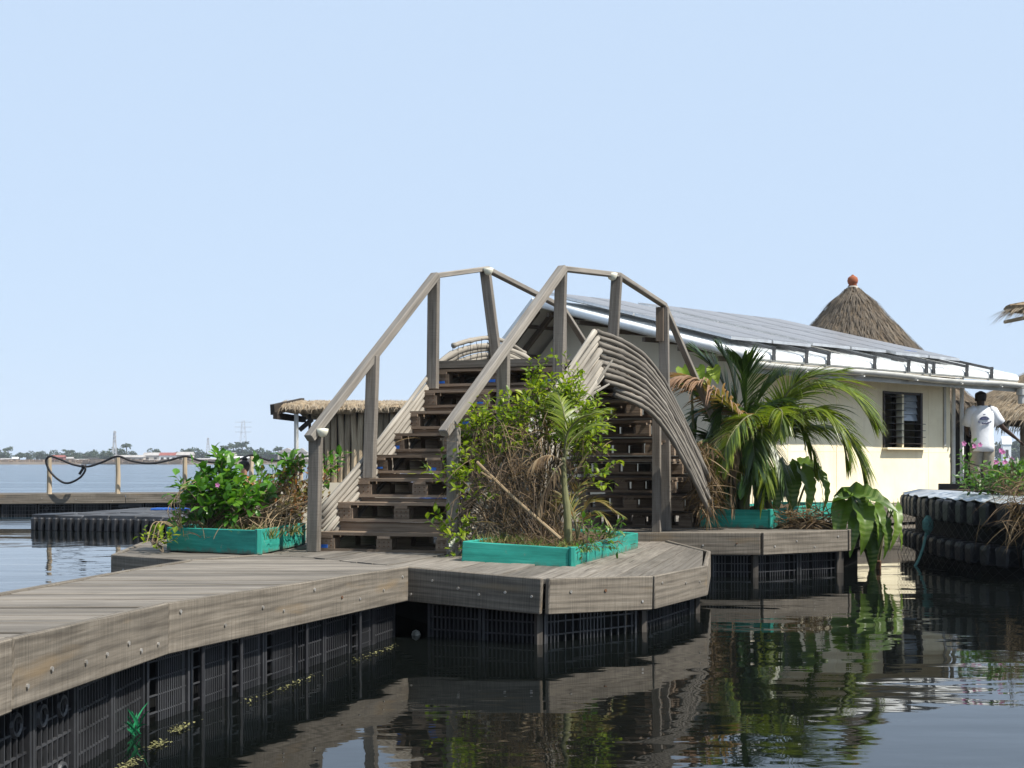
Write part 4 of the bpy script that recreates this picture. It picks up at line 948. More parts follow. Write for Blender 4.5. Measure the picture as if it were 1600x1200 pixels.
# ------------------------------------------------------------------ people
def skin_body(name, pts, edges, mat, par, sub=2):
    names = list(pts); me = bpy.data.meshes.new('tmp'); me.from_pydata([V(pts[k][0]) for k in names], [(names.index(a), names.index(b)) for a, b in edges], [])
    o = bpy.data.objects.new('tmp', me); COL.objects.link(o)
    sk = o.modifiers.new('skin', 'SKIN'); sk.branch_smoothing = .6; sk.use_smooth_shade = True
    for i, k in enumerate(names):
        r = pts[k][1]; r = (r, r) if not isinstance(r, tuple) else r; d = me.skin_vertices[0].data[i]; d.radius = r; d.use_root = (i == 0)
    ss = o.modifiers.new('sub', 'SUBSURF'); ss.levels = ss.render_levels = sub
    bpy.context.view_layer.update(); dg = bpy.context.evaluated_depsgraph_get(); me2 = bpy.data.meshes.new_from_object(o.evaluated_get(dg)); me2.name = name
    bpy.data.objects.remove(o); me2.materials.clear(); me2.materials.append(mat)
    ob = bpy.data.objects.new(name, me2); COL.objects.link(ob); ob.parent = par; ORG[ob.name] = ORG[par.name]
    for p in me2.polygons: p.use_smooth = True
    return ob
mp = thing('person', V((7.57, 20.6, .46)), 'man seen from behind in a white printed t-shirt and khaki trousers, arm held out', 'person')
Lm = lambda x, y, z: V((x, y, z))
body = {'pelvis': (Lm(0, 0, .96), (.13, .10)), 'waist': (Lm(0, .0, 1.10), (.125, .09)), 'chest': (Lm(-.01, .0, 1.30), (.15, .105)), 'neckb': (Lm(-.01, .01, 1.47), (.075, .07)), 'neck': (Lm(-.015, .015, 1.53), (.055, .058)),
        'skull0': (Lm(-.02, .03, 1.60), (.066, .08)), 'skull1': (Lm(-.02, .03, 1.68), (.076, .094)), 'crown': (Lm(-.02, .025, 1.735), (.05, .062)),
        'shR': (Lm(.17, 0, 1.445), .06), 'elR': (Lm(.32, .02, 1.20), .043), 'wrR': (Lm(.53, .03, 1.03), .028), 'haR': (Lm(.59, .035, .985), (.038, .02)),
        'shL': (Lm(-.19, 0, 1.445), .06), 'elL': (Lm(-.22, .10, 1.16), .043), 'wrL': (Lm(-.12, .30, 1.08), .028), 'haL': (Lm(-.08, .36, 1.07), (.036, .02)),
        'hpR': (Lm(.09, 0, .88), .09), 'knR': (Lm(.10, .02, .49), .055), 'anR': (Lm(.105, 0, .09), .038), 'toR': (Lm(.115, .15, .035), .035),
        'hpL': (Lm(-.09, 0, .88), .09), 'knL': (Lm(-.09, .05, .49), .055), 'anL': (Lm(-.10, 0, .09), .038), 'toL': (Lm(-.11, .15, .035), .035)}
for sgn, w0, w1 in (('R', body['wrR'][0], body['haR'][0]), ('L', body['wrL'][0], body['haL'][0])):
    d = (w1 - w0).normalized(); sd_ = V((-d.y, d.x, 0)).normalized()
    for k, (off, ln) in enumerate(((-.03, .062), (-.011, .075), (.009, .072), (.027, .055))):
        body['f%s%da' % (sgn, k)] = (w1 + sd_ * off + d * .035, .0095); body['f%s%db' % (sgn, k)] = (w1 + sd_ * off + d * (.035 + ln * .55) - UP * .008, .0088); body['f%s%dc' % (sgn, k)] = (w1 + sd_ * off + d * (.035 + ln) - UP * .026, .0075)
    body['t%sa' % sgn] = (w1 - d * .02 + sd_ * -.035 - UP * .012, .011); body['t%sb' % sgn] = (w1 + d * .02 + sd_ * -.055 - UP * .03, .009)
ed = [('pelvis', 'waist'), ('waist', 'chest'), ('chest', 'neckb'), ('neckb', 'neck'), ('neck', 'skull0'), ('skull0', 'skull1'), ('skull1', 'crown'), ('chest', 'shR'), ('shR', 'elR'), ('elR', 'wrR'), ('wrR', 'haR'), ('chest', 'shL'), ('shL', 'elL'), ('elL', 'wrL'), ('wrL', 'haL'), ('pelvis', 'hpR'), ('hpR', 'knR'), ('knR', 'anR'), ('anR', 'toR'), ('pelvis', 'hpL'), ('hpL', 'knL'), ('knL', 'anL'), ('anL', 'toL')]
for sgn in 'RL':
    for k in range(4): ed += [('ha' + sgn, 'f%s%da' % (sgn, k)), ('f%s%da' % (sgn, k), 'f%s%db' % (sgn, k)), ('f%s%db' % (sgn, k), 'f%s%dc' % (sgn, k))]
    ed += [('ha' + sgn, 't%sa' % sgn), ('t%sa' % sgn, 't%sb' % sgn)]
MS = 1.0
for k in body: body[k] = (body[k][0] * MS, tuple(x * MS for x in body[k][1]) if isinstance(body[k][1], tuple) else body[k][1] * MS)
bd = skin_body('body', body, ed, M['skin'], mp)
for s_ in (-1, 1):
    m = MB(); c = mp.location + V((-.02 + s_ * .080, .035, 1.635)) * MS; m.lathe(c, [(.006, -.03), (.014, -.012), (.016, .012), (.008, .03)], 10, (.6, 1.2)); m.build('ear', M['skin'], bd, smooth=True)
m = MB(); c = mp.location + V((-.02, .125, 1.635)) * MS; m.lathe(c, [(.016, -.025), (.019, -.01), (.008, .03)], 8); m.build('nose', M['skin'], bd, smooth=True)
m = MB(); c = mp.location + V((-.02, .02, 1.585)) * MS; prof = [(.078 + .012 * sin(pi * i / 9) if i < 7 else .091 * math.sqrt(max(0.02, 1 - ((i - 6) / 3.3) ** 2)), .03 + .0165 * i) for i in range(10)]; prof += [(.024, prof[-1][1] + .009), (.006, prof[-1][1] + .012)]
m.lathe(c, prof, 20, (.98, 1.14)); m.build('hair', M['hair'], mp, smooth=True)
def loft(m, secs, n=22):                                 # secs: centre, half width, half depth
    m_ = len(secs); vs = []; fs = []
    for c, a, b in secs:
        for j in range(n):
            th = 2 * pi * j / n; f = abs(cos(th)) ** .75 * (1 if cos(th) > 0 else -1); g = abs(sin(th)) ** .85 * (1 if sin(th) > 0 else -1)
            vs.append(V(c) + V((a * f, b * g, 0)) + V((0, 0, 0)) + rv(.007))
    for i in range(m_ - 1):
        for j in range(n): q = (j + 1) % n; fs.append((i * n + j, i * n + q, i * n + n + q, i * n + n + j))
    fs.append(tuple(range(n))[::-1]); fs.append(tuple((m_ - 1) * n + j for j in range(n))); m.add(vs, fs)
o = mp.location
m = MB(); loft(m, [(o + V(c) * MS, a * MS, b * MS) for c, a, b in (((0, 0, .80), .178, .140), ((.0, 0, .90), .178, .142), ((0, 0, 1.05), .165, .125), ((-.005, 0, 1.15), .170, .128), ((-.01, 0, 1.27), .185, .135), ((-.01, 0, 1.37), .198, .13), ((-.01, 0, 1.45), .192, .115), ((-.01, 0.005, 1.50), .13, .092), ((-.012, .01, 1.535), .08, .08))]); ts = m.build('t_shirt', M['shirt'], mp, smooth=True)
for s_, el in ((1, body['elR'][0]), (-1, body['elL'][0])):
    sh_ = body['shR' if s_ > 0 else 'shL'][0]; d = (el - sh_); m = MB(); m.tube([o + sh_ - V((s_ * .07, 0, -.01)), o + sh_ + d * .02, o + sh_ + d * .4, o + sh_ + d * .78], [.095, .085, .082, .090], 14); m.build('sleeve', M['shirt'], ts, smooth=True)
m = MB()                                                 # print on the back: a dome over a curved line of small lettering
pc = o + V((-.02, -.150, 1.32))
for i in range(9):
    a = pi * (.12 + .76 * i / 8); m.bar(pc + V((cos(a) * .065, 0, sin(a) * .035)), pc + V((cos(a + .25) * .065, 0, sin(a + .25) * .035)), .012, .012)
m.bar(pc + V((-.075, .0, .0)), pc + V((.075, .0, .0)), .01, .022); m.bar(pc + V((-.05, .0, .022)), pc + V((.05, .0, .022)), .01, .014); m.bar(pc + V((-.022, 0, .066)), pc + V((.012, 0, .07)), .01, .014)
for i in range(15):
    x = -.1 + .2 * i / 14; z = -.055 - .03 * (1 - (x / .1) ** 2)
    if i not in (2, 3): m.bar(pc + V((x, -.002, z)), pc + V((x + .003, -.002, z + .018 + .004 * (i % 3))), .009, .012)
m.build('print', M['print'], ts)
for s_ in (1, -1):
    hp_, kn, an = [body[k + ('R' if s_ > 0 else 'L')][0] for k in ('hp', 'kn', 'an')]
    m = MB(); m.tube([o + V((s_ * .055, 0, 1.0)) * MS, o + hp_, o + hp_.lerp(kn, .5), o + kn, o + kn.lerp(an, .5), o + an], [.098, .108, .1, .085, .078, .075], 14); m.build('trouser_leg' if s_ > 0 else 'trouser_leg', M['trousers'], mp, smooth=True)
m = MB(); loft(m, [(o + V((0, 0, z)), a, b) for z, a, b in ((.80, .15, .11), (.86, .158, .115), (.93, .145, .105), (1.0, .125, .09))]); m.build('trouser_seat', M['trousers'], mp, smooth=True)

# woman sitting on the black raft, mostly hidden by the bush
wp = thing('person', V((W(381, 735, 20.0).x, 20.0, .29)), 'person with dark tied hair and an orange top sitting low behind the left bush', 'person')
wb = {'pelvis': (Lm(0, 0, .11), (.16, .12)), 'waist': (Lm(0, .02, .27), (.12, .09)), 'chest': (Lm(0, .03, .42), (.14, .095)), 'neckb': (Lm(0, .02, .56), (.06, .055)), 'neck': (Lm(0, .015, .60), (.046, .05)), 'head0': (Lm(0, .0, .66), (.062, .075)), 'head1': (Lm(0, .0, .74), (.072, .09)), 'crown': (Lm(0, .01, .79), (.045, .055)),
      'shR': (Lm(.16, .02, .51), .045), 'elR': (Lm(.22, -.04, .27), .036), 'wrR': (Lm(.14, -.24, .24), .024), 'haR': (Lm(.11, -.30, .22), (.03, .016)), 'shL': (Lm(-.16, .02, .51), .045), 'elL': (Lm(-.22, -.04, .27), .036), 'wrL': (Lm(-.14, -.24, .24), .024), 'haL': (Lm(-.11, -.30, .22), (.03, .016)),
      'knR': (Lm(.14, -.38, .30), .06), 'anR': (Lm(.10, -.36, .05), .036), 'knL': (Lm(-.14, -.38, .30), .06), 'anL': (Lm(-.10, -.36, .05), .036), 'toR': (Lm(.10, -.5, .03), .03), 'toL': (Lm(-.10, -.5, .03), .03)}
we = [('pelvis', 'waist'), ('waist', 'chest'), ('chest', 'neckb'), ('neckb', 'neck'), ('neck', 'head0'), ('head0', 'head1'), ('head1', 'crown')]
for s_ in 'RL':
    we += [('chest', 'sh' + s_), ('sh' + s_, 'el' + s_), ('el' + s_, 'wr' + s_), ('wr' + s_, 'ha' + s_), ('pelvis', 'kn' + s_), ('kn' + s_, 'an' + s_), ('an' + s_, 'to' + s_)]
    w1 = wb['ha' + s_][0]
    for k in range(4): wb['f%s%d' % (s_, k)] = (w1 + V((-.024 + .016 * k, -.05 - .01 * (k in (1, 2)), -.01)), .008); we.append(('ha' + s_, 'f%s%d' % (s_, k)))
    wb['t' + s_] = (w1 + V((.04 if s_ == 'L' else -.04, -.01, 0)), .009); we.append(('ha' + s_, 't' + s_))
skin_body('body', wb, we, M['skin_face'], wp)
o = wp.location
m = MB(); loft(m, [(o + V((0, .0 + .02 * k, z)), a, b) for k, (z, a, b) in enumerate(((.05, .2, .16), (.2, .165, .13), (.34, .165, .125), (.46, .185, .12), (.54, .14, .09), (.575, .07, .065)))]); m.build('top', M['orange'], wp, smooth=True)
m = MB(); m.lathe(o + V((0, .018, .70)), [(.06, -.05), (.085, -.01), (.093, .05), (.075, .1), (.03, .125), (.005, .13)], 16, (1, 1.05)); m.lathe(o + V((0, .06, .83)), [(.01, -.03), (.045, 0), (.045, .03), (.01, .055)], 12); m.build('hair', M['hair'], wp, smooth=True)
# ------------------------------------------------------------------ plants
def bush(name, label, cat, org, blobs, mat, leaf_l=.055, leaf_w=.6, group=None, nodes=6, stems=6, stem_mat='bark', extra=None, twig=(.10, .22), sp=1.0):
    org = V(org); t = thing(name, org, label, cat, group); st = MB(); lf = MB()
    for (c, rad, n) in blobs:
        c = V(c); rad = V(rad) if isinstance(rad, (tuple, list)) else V((rad, rad, rad))
        for k in range(stems):
            e = c + V((rng.uniform(-.7, .7) * rad.x, rng.uniform(-.7, .7) * rad.y, rng.uniform(-.5, .6) * rad.z))
            b = org + V((rng.uniform(-.06, .06), rng.uniform(-.06, .06), 0)); mdl = b.lerp(e, .5) + rv(.06)
            st.tube(bez([b, mdl, e], 8), [.008 - .0006 * i for i in range(9)], 5)
        for k in range(n):
            d0 = V((rng.gauss(0, 1), rng.gauss(0, 1), rng.gauss(0, 1))).normalized(); q = rng.random() ** .4
            s = c + V((d0.x * rad.x * q, d0.y * rad.y * q, d0.z * rad.z * q))
            d = (d0 * .8 + UP * .7 + rv(.5)).normalized(); L = rng.uniform(*twig); pts = [s, s + d * L * .5 + rv(.01), s + d * L]
            st.tube(pts, [.0035, .0028, .0015], 4, cap=False)
            for i in range(nodes):
                f = (i + 1) / nodes; p = pts[0].lerp(pts[2], f); a = i * 2.4 + rng.random()
                o1 = d.orthogonal().normalized(); o2 = d.cross(o1); side = o1 * cos(a) + o2 * sin(a)
                ld = (side * .9 + d * (.35 + .5 * f) + UP * .1 + rv(.25)).normalized()
                l = leaf_l * rng.uniform(.6, 1.25) * sp; lf.leaf(p, ld, UP + rv(.5), l, l * leaf_w, .3, rng.uniform(.05, .35))
    st.build('stems', M[stem_mat], t); lo = lf.build('leaves', M[mat], t)
    return t
def flowers(t, pts, r, mat, name='flower'):
    for p in pts:
        m = MB(); p = V(p)
        for k in range(5):
            a = k * 1.257 + rng.random() * .3; m.leaf(p, V((cos(a), -.35, sin(a))), V((0, -1, .2)), r, r * .8, .1, .1)
        m.build(name, M[mat], t)
def grass(name, label, spots, mat='grass', l=(.06, .16), wd=.006, up=.9, droop=(.3, 1.3)):
    m = MB()
    for p, n, sx in spots:
        p = V(p)
        for i in range(n):
            q = p + V((rng.gauss(0, sx), rng.gauss(0, sx), 0)); m.strip(q, V((rng.uniform(-.7, .7), rng.uniform(-.7, .7), up)), rv(1), rng.uniform(*l), wd * rng.uniform(.7, 1.5), rng.uniform(*droop), 4)
    return tag(m.build(name, M[mat]), label, 'grass', kind='stuff')
def tangle(m, n, src, dst, r=.003, sag=.12, wob=.08):
    for i in range(n):
        a = V(src[0]) + V((rng.uniform(-1, 1) * src[1], rng.uniform(-1, 1) * src[2], rng.uniform(-1, 1) * src[3])); b = V(dst[0]) + V((rng.uniform(-1, 1) * dst[1], rng.uniform(-1, 1) * dst[2], rng.uniform(-1, 1) * dst[3]))
        m.tube(bez([a, a.lerp(b, .35) + rv(wob) - UP * sag * .6, a.lerp(b, .7) + rv(wob) - UP * sag, b], 9), [r * rng.uniform(.6, 1.2)] * 10, 4, cap=False)

def inpl(c, l, r, u, v, z=0):                            # a point in a planter
    return V(c) + (V(l) - V(c)) * u + (V(r) - V(c)) * v + UP * z
# front planter: tall vine bush over dry stems, young areca palm, stick, grass
fo = inpl(FPc, FPl, FPr, .62, .42, .08)
def B(px, py, Y): return W(px, py, Y)
vine = bush('vine_bush', 'tall bright green vine bush climbing from the front planter over the stair post', 'bush', fo,
     [(B(812, 672, 9.35), (.24, .16, .07), 28), (B(850, 640, 9.35), (.18, .16, .10), 62), (B(888, 642, 9.4), (.13, .12, .09), 40), (B(836, 604, 9.45), (.035, .06, .05), 7), (B(885, 672, 9.35), (.20, .16, .08), 50), (B(915, 668, 9.4), (.07, .1, .08), 16), (B(894, 590, 9.5), (.03, .03, .04), 4),
      (B(760, 670, 9.2), (.17, .14, .06), 26), (B(740, 690, 9.15), (.12, .12, .06), 16), (B(772, 708, 9.1), (.18, .12, .04), 16), (B(742, 742, 9.0), (.07, .1, .04), 8), (B(720, 765, 8.95), (.08, .08, .05), 9), (B(722, 812, 8.9), (.05, .08, .05), 7), (B(712, 840, 8.85), (.06, .05, .08), 10), (B(700, 756, 9.0), (.05, .05, .03), 5),
      (B(905, 692, 9.3), (.07, .1, .14), 24), (B(918, 735, 9.2), (.08, .1, .12), 22), (B(850, 700, 9.3), (.16, .12, .05), 12)], 'leaf', .058, .5, nodes=8, stems=3, twig=(.10, .24))
flowers(vine, [B(707, 847, 8.8), B(711, 842, 8.82), B(704, 851, 8.8), B(829, 672, 9.1), B(832, 655, 9.1)], .018, 'petal_white')
dt = MB()
for k in range(9):
    px, py = rng.uniform(745, 885), rng.uniform(650, 710)
    tangle(dt, 8, (B(px, py, 9.15), .22, .2, .12), (inpl(FPc, FPl, FPr, rng.uniform(.35, 1.0), rng.uniform(.1, .6), .1), .12, .12, .02), .0026, -.10, .14)
tangle(dt, 34, (B(790, 720, 9.0), .3, .15, .1), (B(800, 790, 8.9), .35, .15, .12), .003, .05, .12)
dsr = thing('dry_vine', fo, 'tangle of dry brown vine stems hanging in the front planter below the green vine', 'dead vine'); dt.build('stems', M['drystem'], dsr)
ds = MB()
for i in range(650):
    px = rng.gauss(815, 50); py = rng.uniform(655, 850)
    if py > 790: px = rng.uniform(735, 900)
    p = B(px, py, rng.uniform(8.75, 9.3)); ds.strip(p, V((rng.uniform(-.6, .6), rng.uniform(-.5, .3), rng.uniform(-1, .5))), rv(1), rng.uniform(.08, .3), .006, .6, 4)
ds.build('dead_leaves', M['dry'], dsr)
m = MB(); m.tube(bez([B(745, 722, 8.85), B(800, 775, 8.75), B(876, 842, 8.62)], 10), [.012, .011, .0105, .0115, .011, .0115, .011, .012, .0115, .013, .012], 8); m.tube([B(768, 748, 8.8), B(752, 738, 8.75)], .007, 5)
tag(m.build('stick', M['stick'], org=B(876, 842, 8.62)), 'bare brown stick leaning diagonally across the front planter', 'stick')
def frond(rach, lf, pts, n, ll, wd, droop=.8, spread=.75, start=.18, nrm=UP, r0=.012, tipdroop=1.0, prof=None, two=True):
    c = bez(pts, 26); m_ = len(c) - 1; rach.tube(c, [r0 * (1 - .8 * i / m_) + .0012 for i in range(m_ + 1)], 6)
    for i in range(n):
        f = start + (1 - start) * (i + .5) / n; x = f * m_; k = min(int(x), m_ - 1); p = c[k].lerp(c[k + 1], x - k); tg = (c[min(k + 2, m_)] - c[max(k - 1, 0)]).normalized()
        nn = V(nrm); sd_ = tg.cross(nn)
        if sd_.length < .1: sd_ = tg.orthogonal()
        sd_.normalize(); upv = sd_.cross(tg).normalized()
        l = ll * (math.sin(pi * (.18 + .74 * (f - start) / (1 - start))) ** .8) * rng.uniform(.88, 1.08)
        for sg in (1, -1):
            a = spread * (1 - .45 * f); d = (sd_ * sg * a + tg * (.55 + .5 * f) + upv * rng.uniform(.08, .3) + rv(.07)).normalized()
            lf.strip(p, d, upv + sd_ * sg * .4, l, wd * rng.uniform(.8, 1.15), droop * rng.uniform(.7, 1.3), 6)
# young areca palm in the front planter
ap = thing('areca_palm', B(888, 848, 8.75), 'young feather palm with a ringed green stem in the front planter', 'palm')
m = MB(); tk = bez([B(888, 850, 8.75), B(886, 800, 8.75), B(882, 762, 8.78), B(880, 715, 8.8)], 20); m.tube(tk, [(.030 - .0007 * i) * (1.1 if i % 3 == 0 else 1) for i in range(21)], 9); m.build('trunk', M['palmstem'], ap, smooth=True)
rc, lf = MB(), MB(); c0 = B(881, 722, 8.8)
for pts, n, ll in (([c0, B(886, 680, 8.78), B(905, 655, 8.7), B(945, 640, 8.6)], 22, .24), ([c0, B(893, 690, 8.85), B(918, 668, 8.9), B(940, 664, 8.95)], 18, .2), ([c0, B(884, 670, 8.9), B(880, 640, 9.05), B(870, 612, 9.2)], 18, .2)):
    frond(rc, lf, pts, n, ll, .016, .7, .7, .2, r0=.008)
rc.build('frond_stalks', M['palmstem'], ap); lf.build('fronds', M['palm'], ap)
rc, lf = MB(), MB()
for pts, n, ll in (([c0, B(860, 712, 8.75), B(840, 718, 8.7), B(825, 735, 8.65)], 16, .16), ([c0, B(868, 735, 8.7), B(850, 770, 8.65), B(842, 800, 8.6)], 16, .16)): frond(rc, lf, pts, n, ll, .014, 1.6, .7, .2, r0=.006)
rc.build('dead_stalks', M['stick'], ap); lf.build('dead_fronds', M['dry'], ap)
yp = thing('palm_seedling', B(902, 842, 8.9), 'low yellowing palm seedling at the right end of the front planter', 'palm')
rc, lf = MB(), MB(); c0 = B(902, 842, 8.9)
for pts, n, ll in (([c0, B(908, 805, 8.9), B(930, 783, 8.9), B(974, 806, 8.9)], 26, .14), ([c0, B(895, 800, 8.95), B(884, 780, 9.0), B(870, 790, 9.0)], 20, .15), ([c0, B(912, 810, 8.8), B(935, 800, 8.7), B(955, 822, 8.65)], 20, .12), ([c0, B(898, 790, 9.1), B(905, 760, 9.2), B(925, 755, 9.3)], 18, .14)): frond(rc, lf, pts, n, ll, .011, .8, .6, .2, r0=.006)
rc.build('frond_stalks', M['palmstem'], yp); lf.build('fronds', M['palm_dry2'], yp)
grass('grass', 'tufts of green and dry grass growing along the rim of the front planter', [(inpl(FPc, FPl, FPr, u, v, .09), 34, .05) for u, v in [(rng.uniform(.03, .97), rng.uniform(.07, .25)) for _ in range(20)] + [(rng.uniform(.02, .9), rng.uniform(.1, .95)) for _ in range(14)]], 'grass', (.05, .13))
grass('dry_grass', 'dry straw coloured grass lying in the front planter', [(inpl(FPc, FPl, FPr, u, v, .10), 30, .09) for u, v in [(rng.uniform(.1, .97), rng.uniform(.03, .6)) for _ in range(22)]], 'dry', (.08, .22), .005, .5, (.6, 1.8))
bush('leafy_sprout', 'little leafy sprout by the right corner of the front planter', 'plant', inpl(FPc, FPl, FPr, .12, .62, .08), [(B(940, 838, 9.2), .045, 8), (B(912, 848, 8.6), .05, 8)], 'leaf_deep', .06, .4, stems=2)
# left planter: bright periwinkle and a dry russet bush
lo_ = inpl(LPc, LPl, LPr, .6, .4, .1)
pw = bush('periwinkle_bush', 'bright green bush with one pale pink flower in the left planter', 'bush', lo_,
     [(B(334, 782, 9.4), (.17, .16, .12), 46), (B(312, 792, 9.5), (.10, .13, .07), 20), (B(338, 748, 9.45), (.07, .1, .06), 14), (B(356, 780, 9.4), (.10, .14, .08), 20), (B(342, 726, 9.5), (.02, .03, .04), 4), (B(298, 765, 9.6), (.05, .06, .03), 5), (B(378, 792, 9.3), (.10, .12, .06), 18), (B(402, 785, 9.5), (.08, .1, .05), 10)], 'leaf_deep2', .085, .6, nodes=6, stems=4, twig=(.08, .17))
flowers(pw, [B(340, 758, 9.05)], .02, 'petal')
rb_ = bush('russet_bush', 'dry russet and olive bush at the stair side of the left planter', 'bush', inpl(LPc, LPl, LPr, .3, .6, .1),
     [(B(440, 785, 9.9), (.22, .2, .10), 60), (B(470, 775, 9.9), (.14, .14, .15), 48), (B(425, 800, 9.6), (.22, .2, .09), 40), (B(478, 800, 9.7), (.08, .1, .10), 20)], 'leaf_red', .05, .45, nodes=6, stems=8, twig=(.1, .22))
bush('green_shoots', 'tall green leafy shoots rising above the russet bush in the left planter', 'plant', inpl(LPc, LPl, LPr, .35, .75, .1), [(B(430, 757, 10.0), (.10, .1, .04), 12), (B(448, 742, 10.0), (.05, .08, .03), 5), (B(467, 737, 10.0), (.05, .08, .04), 6), (B(410, 775, 9.6), (.08, .08, .05), 9), (B(505, 740, 10.3), (.05, .08, .08), 8)], 'leaf_deep2', .08, .55, stems=4)
tg = MB()
for px in range(275, 480, 9): tangle(tg, 12, (B(px + rng.uniform(-15, 15), rng.uniform(770, 810), 9.5), .12, .12, .06), (inpl(LPc, LPl, LPr, rng.random(), rng.uniform(.1, .7), .12), .1, .1, .02), .0028, -.03, .07)
for k in range(5): tg.tube(bez([B(285, 835, 9.3), B(262 + 5 * k, 800 - 9 * k, 9.2), B(280 + 9 * k, 770 - 6 * k, 9.3)], 10), .003, 4, cap=False)
for k in range(3): tg.tube(bez([B(283, 830, 9.3), B(255 - 6 * k, 815, 9.1), B(245 - 8 * k, 848, 9.0)], 10), .0028, 4, cap=False)
dv = thing('dead_weed', lo_, 'thin dry stems arching over the rim of the left planter', 'dead stems'); tg.build('stems', M['stick'], dv)
grass('grass', 'green and straw coloured grass along the rim of the left planter', [(inpl(LPc, LPl, LPr, u, v, .10), 30, .05) for u, v in [(rng.uniform(.02, .95), rng.uniform(.08, .3)) for _ in range(16)] + [(rng.uniform(0, .3), rng.uniform(.1, .95)) for _ in range(12)]], 'grass', (.05, .15))
grass('dry_grass', 'dry grass lying over the soil of the left planter', [(inpl(LPc, LPl, LPr, rng.uniform(.05, .9), rng.uniform(.05, .8), .11), 26, .09) for _ in range(18)], 'dry', (.08, .22), .005, .6, (.5, 1.7))
bush('weed', 'small yellow green weed at the left end of the left planter', 'plant', B(247, 855, 9.15), [(B(243, 852, 9.1), (.06, .05, .03), 6), (B(240, 840, 9.15), (.04, .04, .02), 3)], 'leaf', .06, .6, stems=2)
# coconut palm and companions in the rear planter
ct_ = B(1196, 800, 13.2); ct_.z = zm + .1
cpm = thing('coconut_palm', ct_, 'young coconut palm with long arching fronds in the rear planter', 'palm')
m = MB(); hub = B(1192, 700, 13.2)
for q in ((-.05, 0), (.04, .05), (.02, -.06)): m.tube([ct_ + V((q[0], q[1], 0)), ct_.lerp(hub, .5) + V((q[0] * .6, q[1] * .6, 0)), hub], [.05, .04, .025], 8)
m.build('trunk', M['palmstem'], cpm)
rc, lf = MB(), MB()
K = lambda *p: B(*p)
for pts, n, ll, dr in (([hub, K(1225, 640, 13.0), K(1270, 600, 12.8), K(1325, 612, 12.7), K(1368, 655, 12.7)], 50, .66, 1.2),
                       ([hub, K(1240, 672, 12.9), K(1300, 668, 12.8), K(1335, 700, 12.75), K(1352, 745, 12.75)], 48, .56, 1.25),
                       ([hub, K(1235, 660, 12.7), K(1275, 640, 12.5), K(1310, 670, 12.4), K(1325, 720, 12.4)], 44, .56, 1.3), ([hub, K(1210, 660, 12.9), K(1240, 650, 12.8), K(1265, 690, 12.7), K(1275, 730, 12.7)], 36, .42, 1.2), ([hub, K(1180, 690, 12.8), K(1165, 690, 12.6), K(1150, 740, 12.5)], 30, .4, 1.1),
                       ([hub, K(1215, 640, 12.8), K(1250, 595, 12.6), K(1318, 578, 12.4)], 34, .36, .5),
                       ([hub, K(1190, 660, 12.6), K(1170, 650, 12.3), K(1140, 685, 12.0), K(1128, 730, 11.9)], 34, .42, .9),
                       ([hub, K(1205, 655, 12.5), K(1212, 640, 12.2), K(1222, 645, 12.0), K(1218, 680, 11.9)], 26, .36, .9),
                       ([hub, K(1192, 670, 12.6), K(1190, 690, 12.4), K(1196, 740, 12.3), K(1190, 795, 12.3)], 28, .34, 1.3),
                       ([hub, K(1220, 660, 13.5), K(1250, 640, 13.8), K(1290, 650, 14.0)], 30, .45, 1.0)):
    frond(rc, lf, pts, int(n * 1.75), ll, .023, dr * .9, .8, .13, r0=.016)
rc.build('frond_stalks', M['palmstem'], cpm); lf.build('fronds', M['palm'], cpm)
rc, lf = MB(), MB()
frond(rc, lf, [hub, K(1160, 655, 12.8), K(1115, 612, 12.6), K(1080, 590, 12.5), K(1050, 590, 12.45)], 64, .50, .034, 1.3, .8, .14, r0=.016)
rc.build('yellow_stalk', M['ystalk'], cpm); lf.build('browning_frond', M['palm_dry'], cpm)
fpm = thing('dark_palm', B(1150, 805, 13.0), 'dark green bushy palm behind the browning frond, against the gable wall', 'palm')
rc, lf = MB(), MB(); h2 = B(1155, 720, 13.1)
rc.tube([B(1150, 805, 13.0), h2], .04, 7)
for pts, n, ll in (([h2, K(1145, 650, 13.1), K(1125, 590, 13.1), K(1088, 548, 13.1)], 36, .38), ([h2, K(1152, 640, 13.1), K(1142, 580, 13.1), K(1125, 545, 13.1)], 36, .34), ([h2, K(1165, 640, 13.1), K(1165, 590, 13.1), K(1160, 565, 13.0)], 34, .36), ([h2, K(1175, 650, 13.1), K(1195, 610, 13.1), K(1215, 590, 13.1)], 30, .34), ([h2, K(1130, 660, 13.0), K(1100, 620, 12.9), K(1065, 600, 12.8)], 30, .36), ([h2, K(1185, 660, 13.2), K(1225, 620, 13.3), K(1240, 596, 13.3)], 28, .34), ([h2, K(1130, 690, 12.9), K(1110, 690, 12.8), K(1095, 730, 12.7)], 26, .36), ([h2, K(1160, 690, 12.9), K(1150, 700, 12.7), K(1140, 760, 12.6)], 26, .34)):
    frond(rc, lf, pts, int(n * 1.5), ll * 1.15, .032, .5, .62, .12, r0=.012)
rc.build('frond_stalks', M['palmstem'], fpm); lf.build('fronds', M['palm_dark'], fpm)
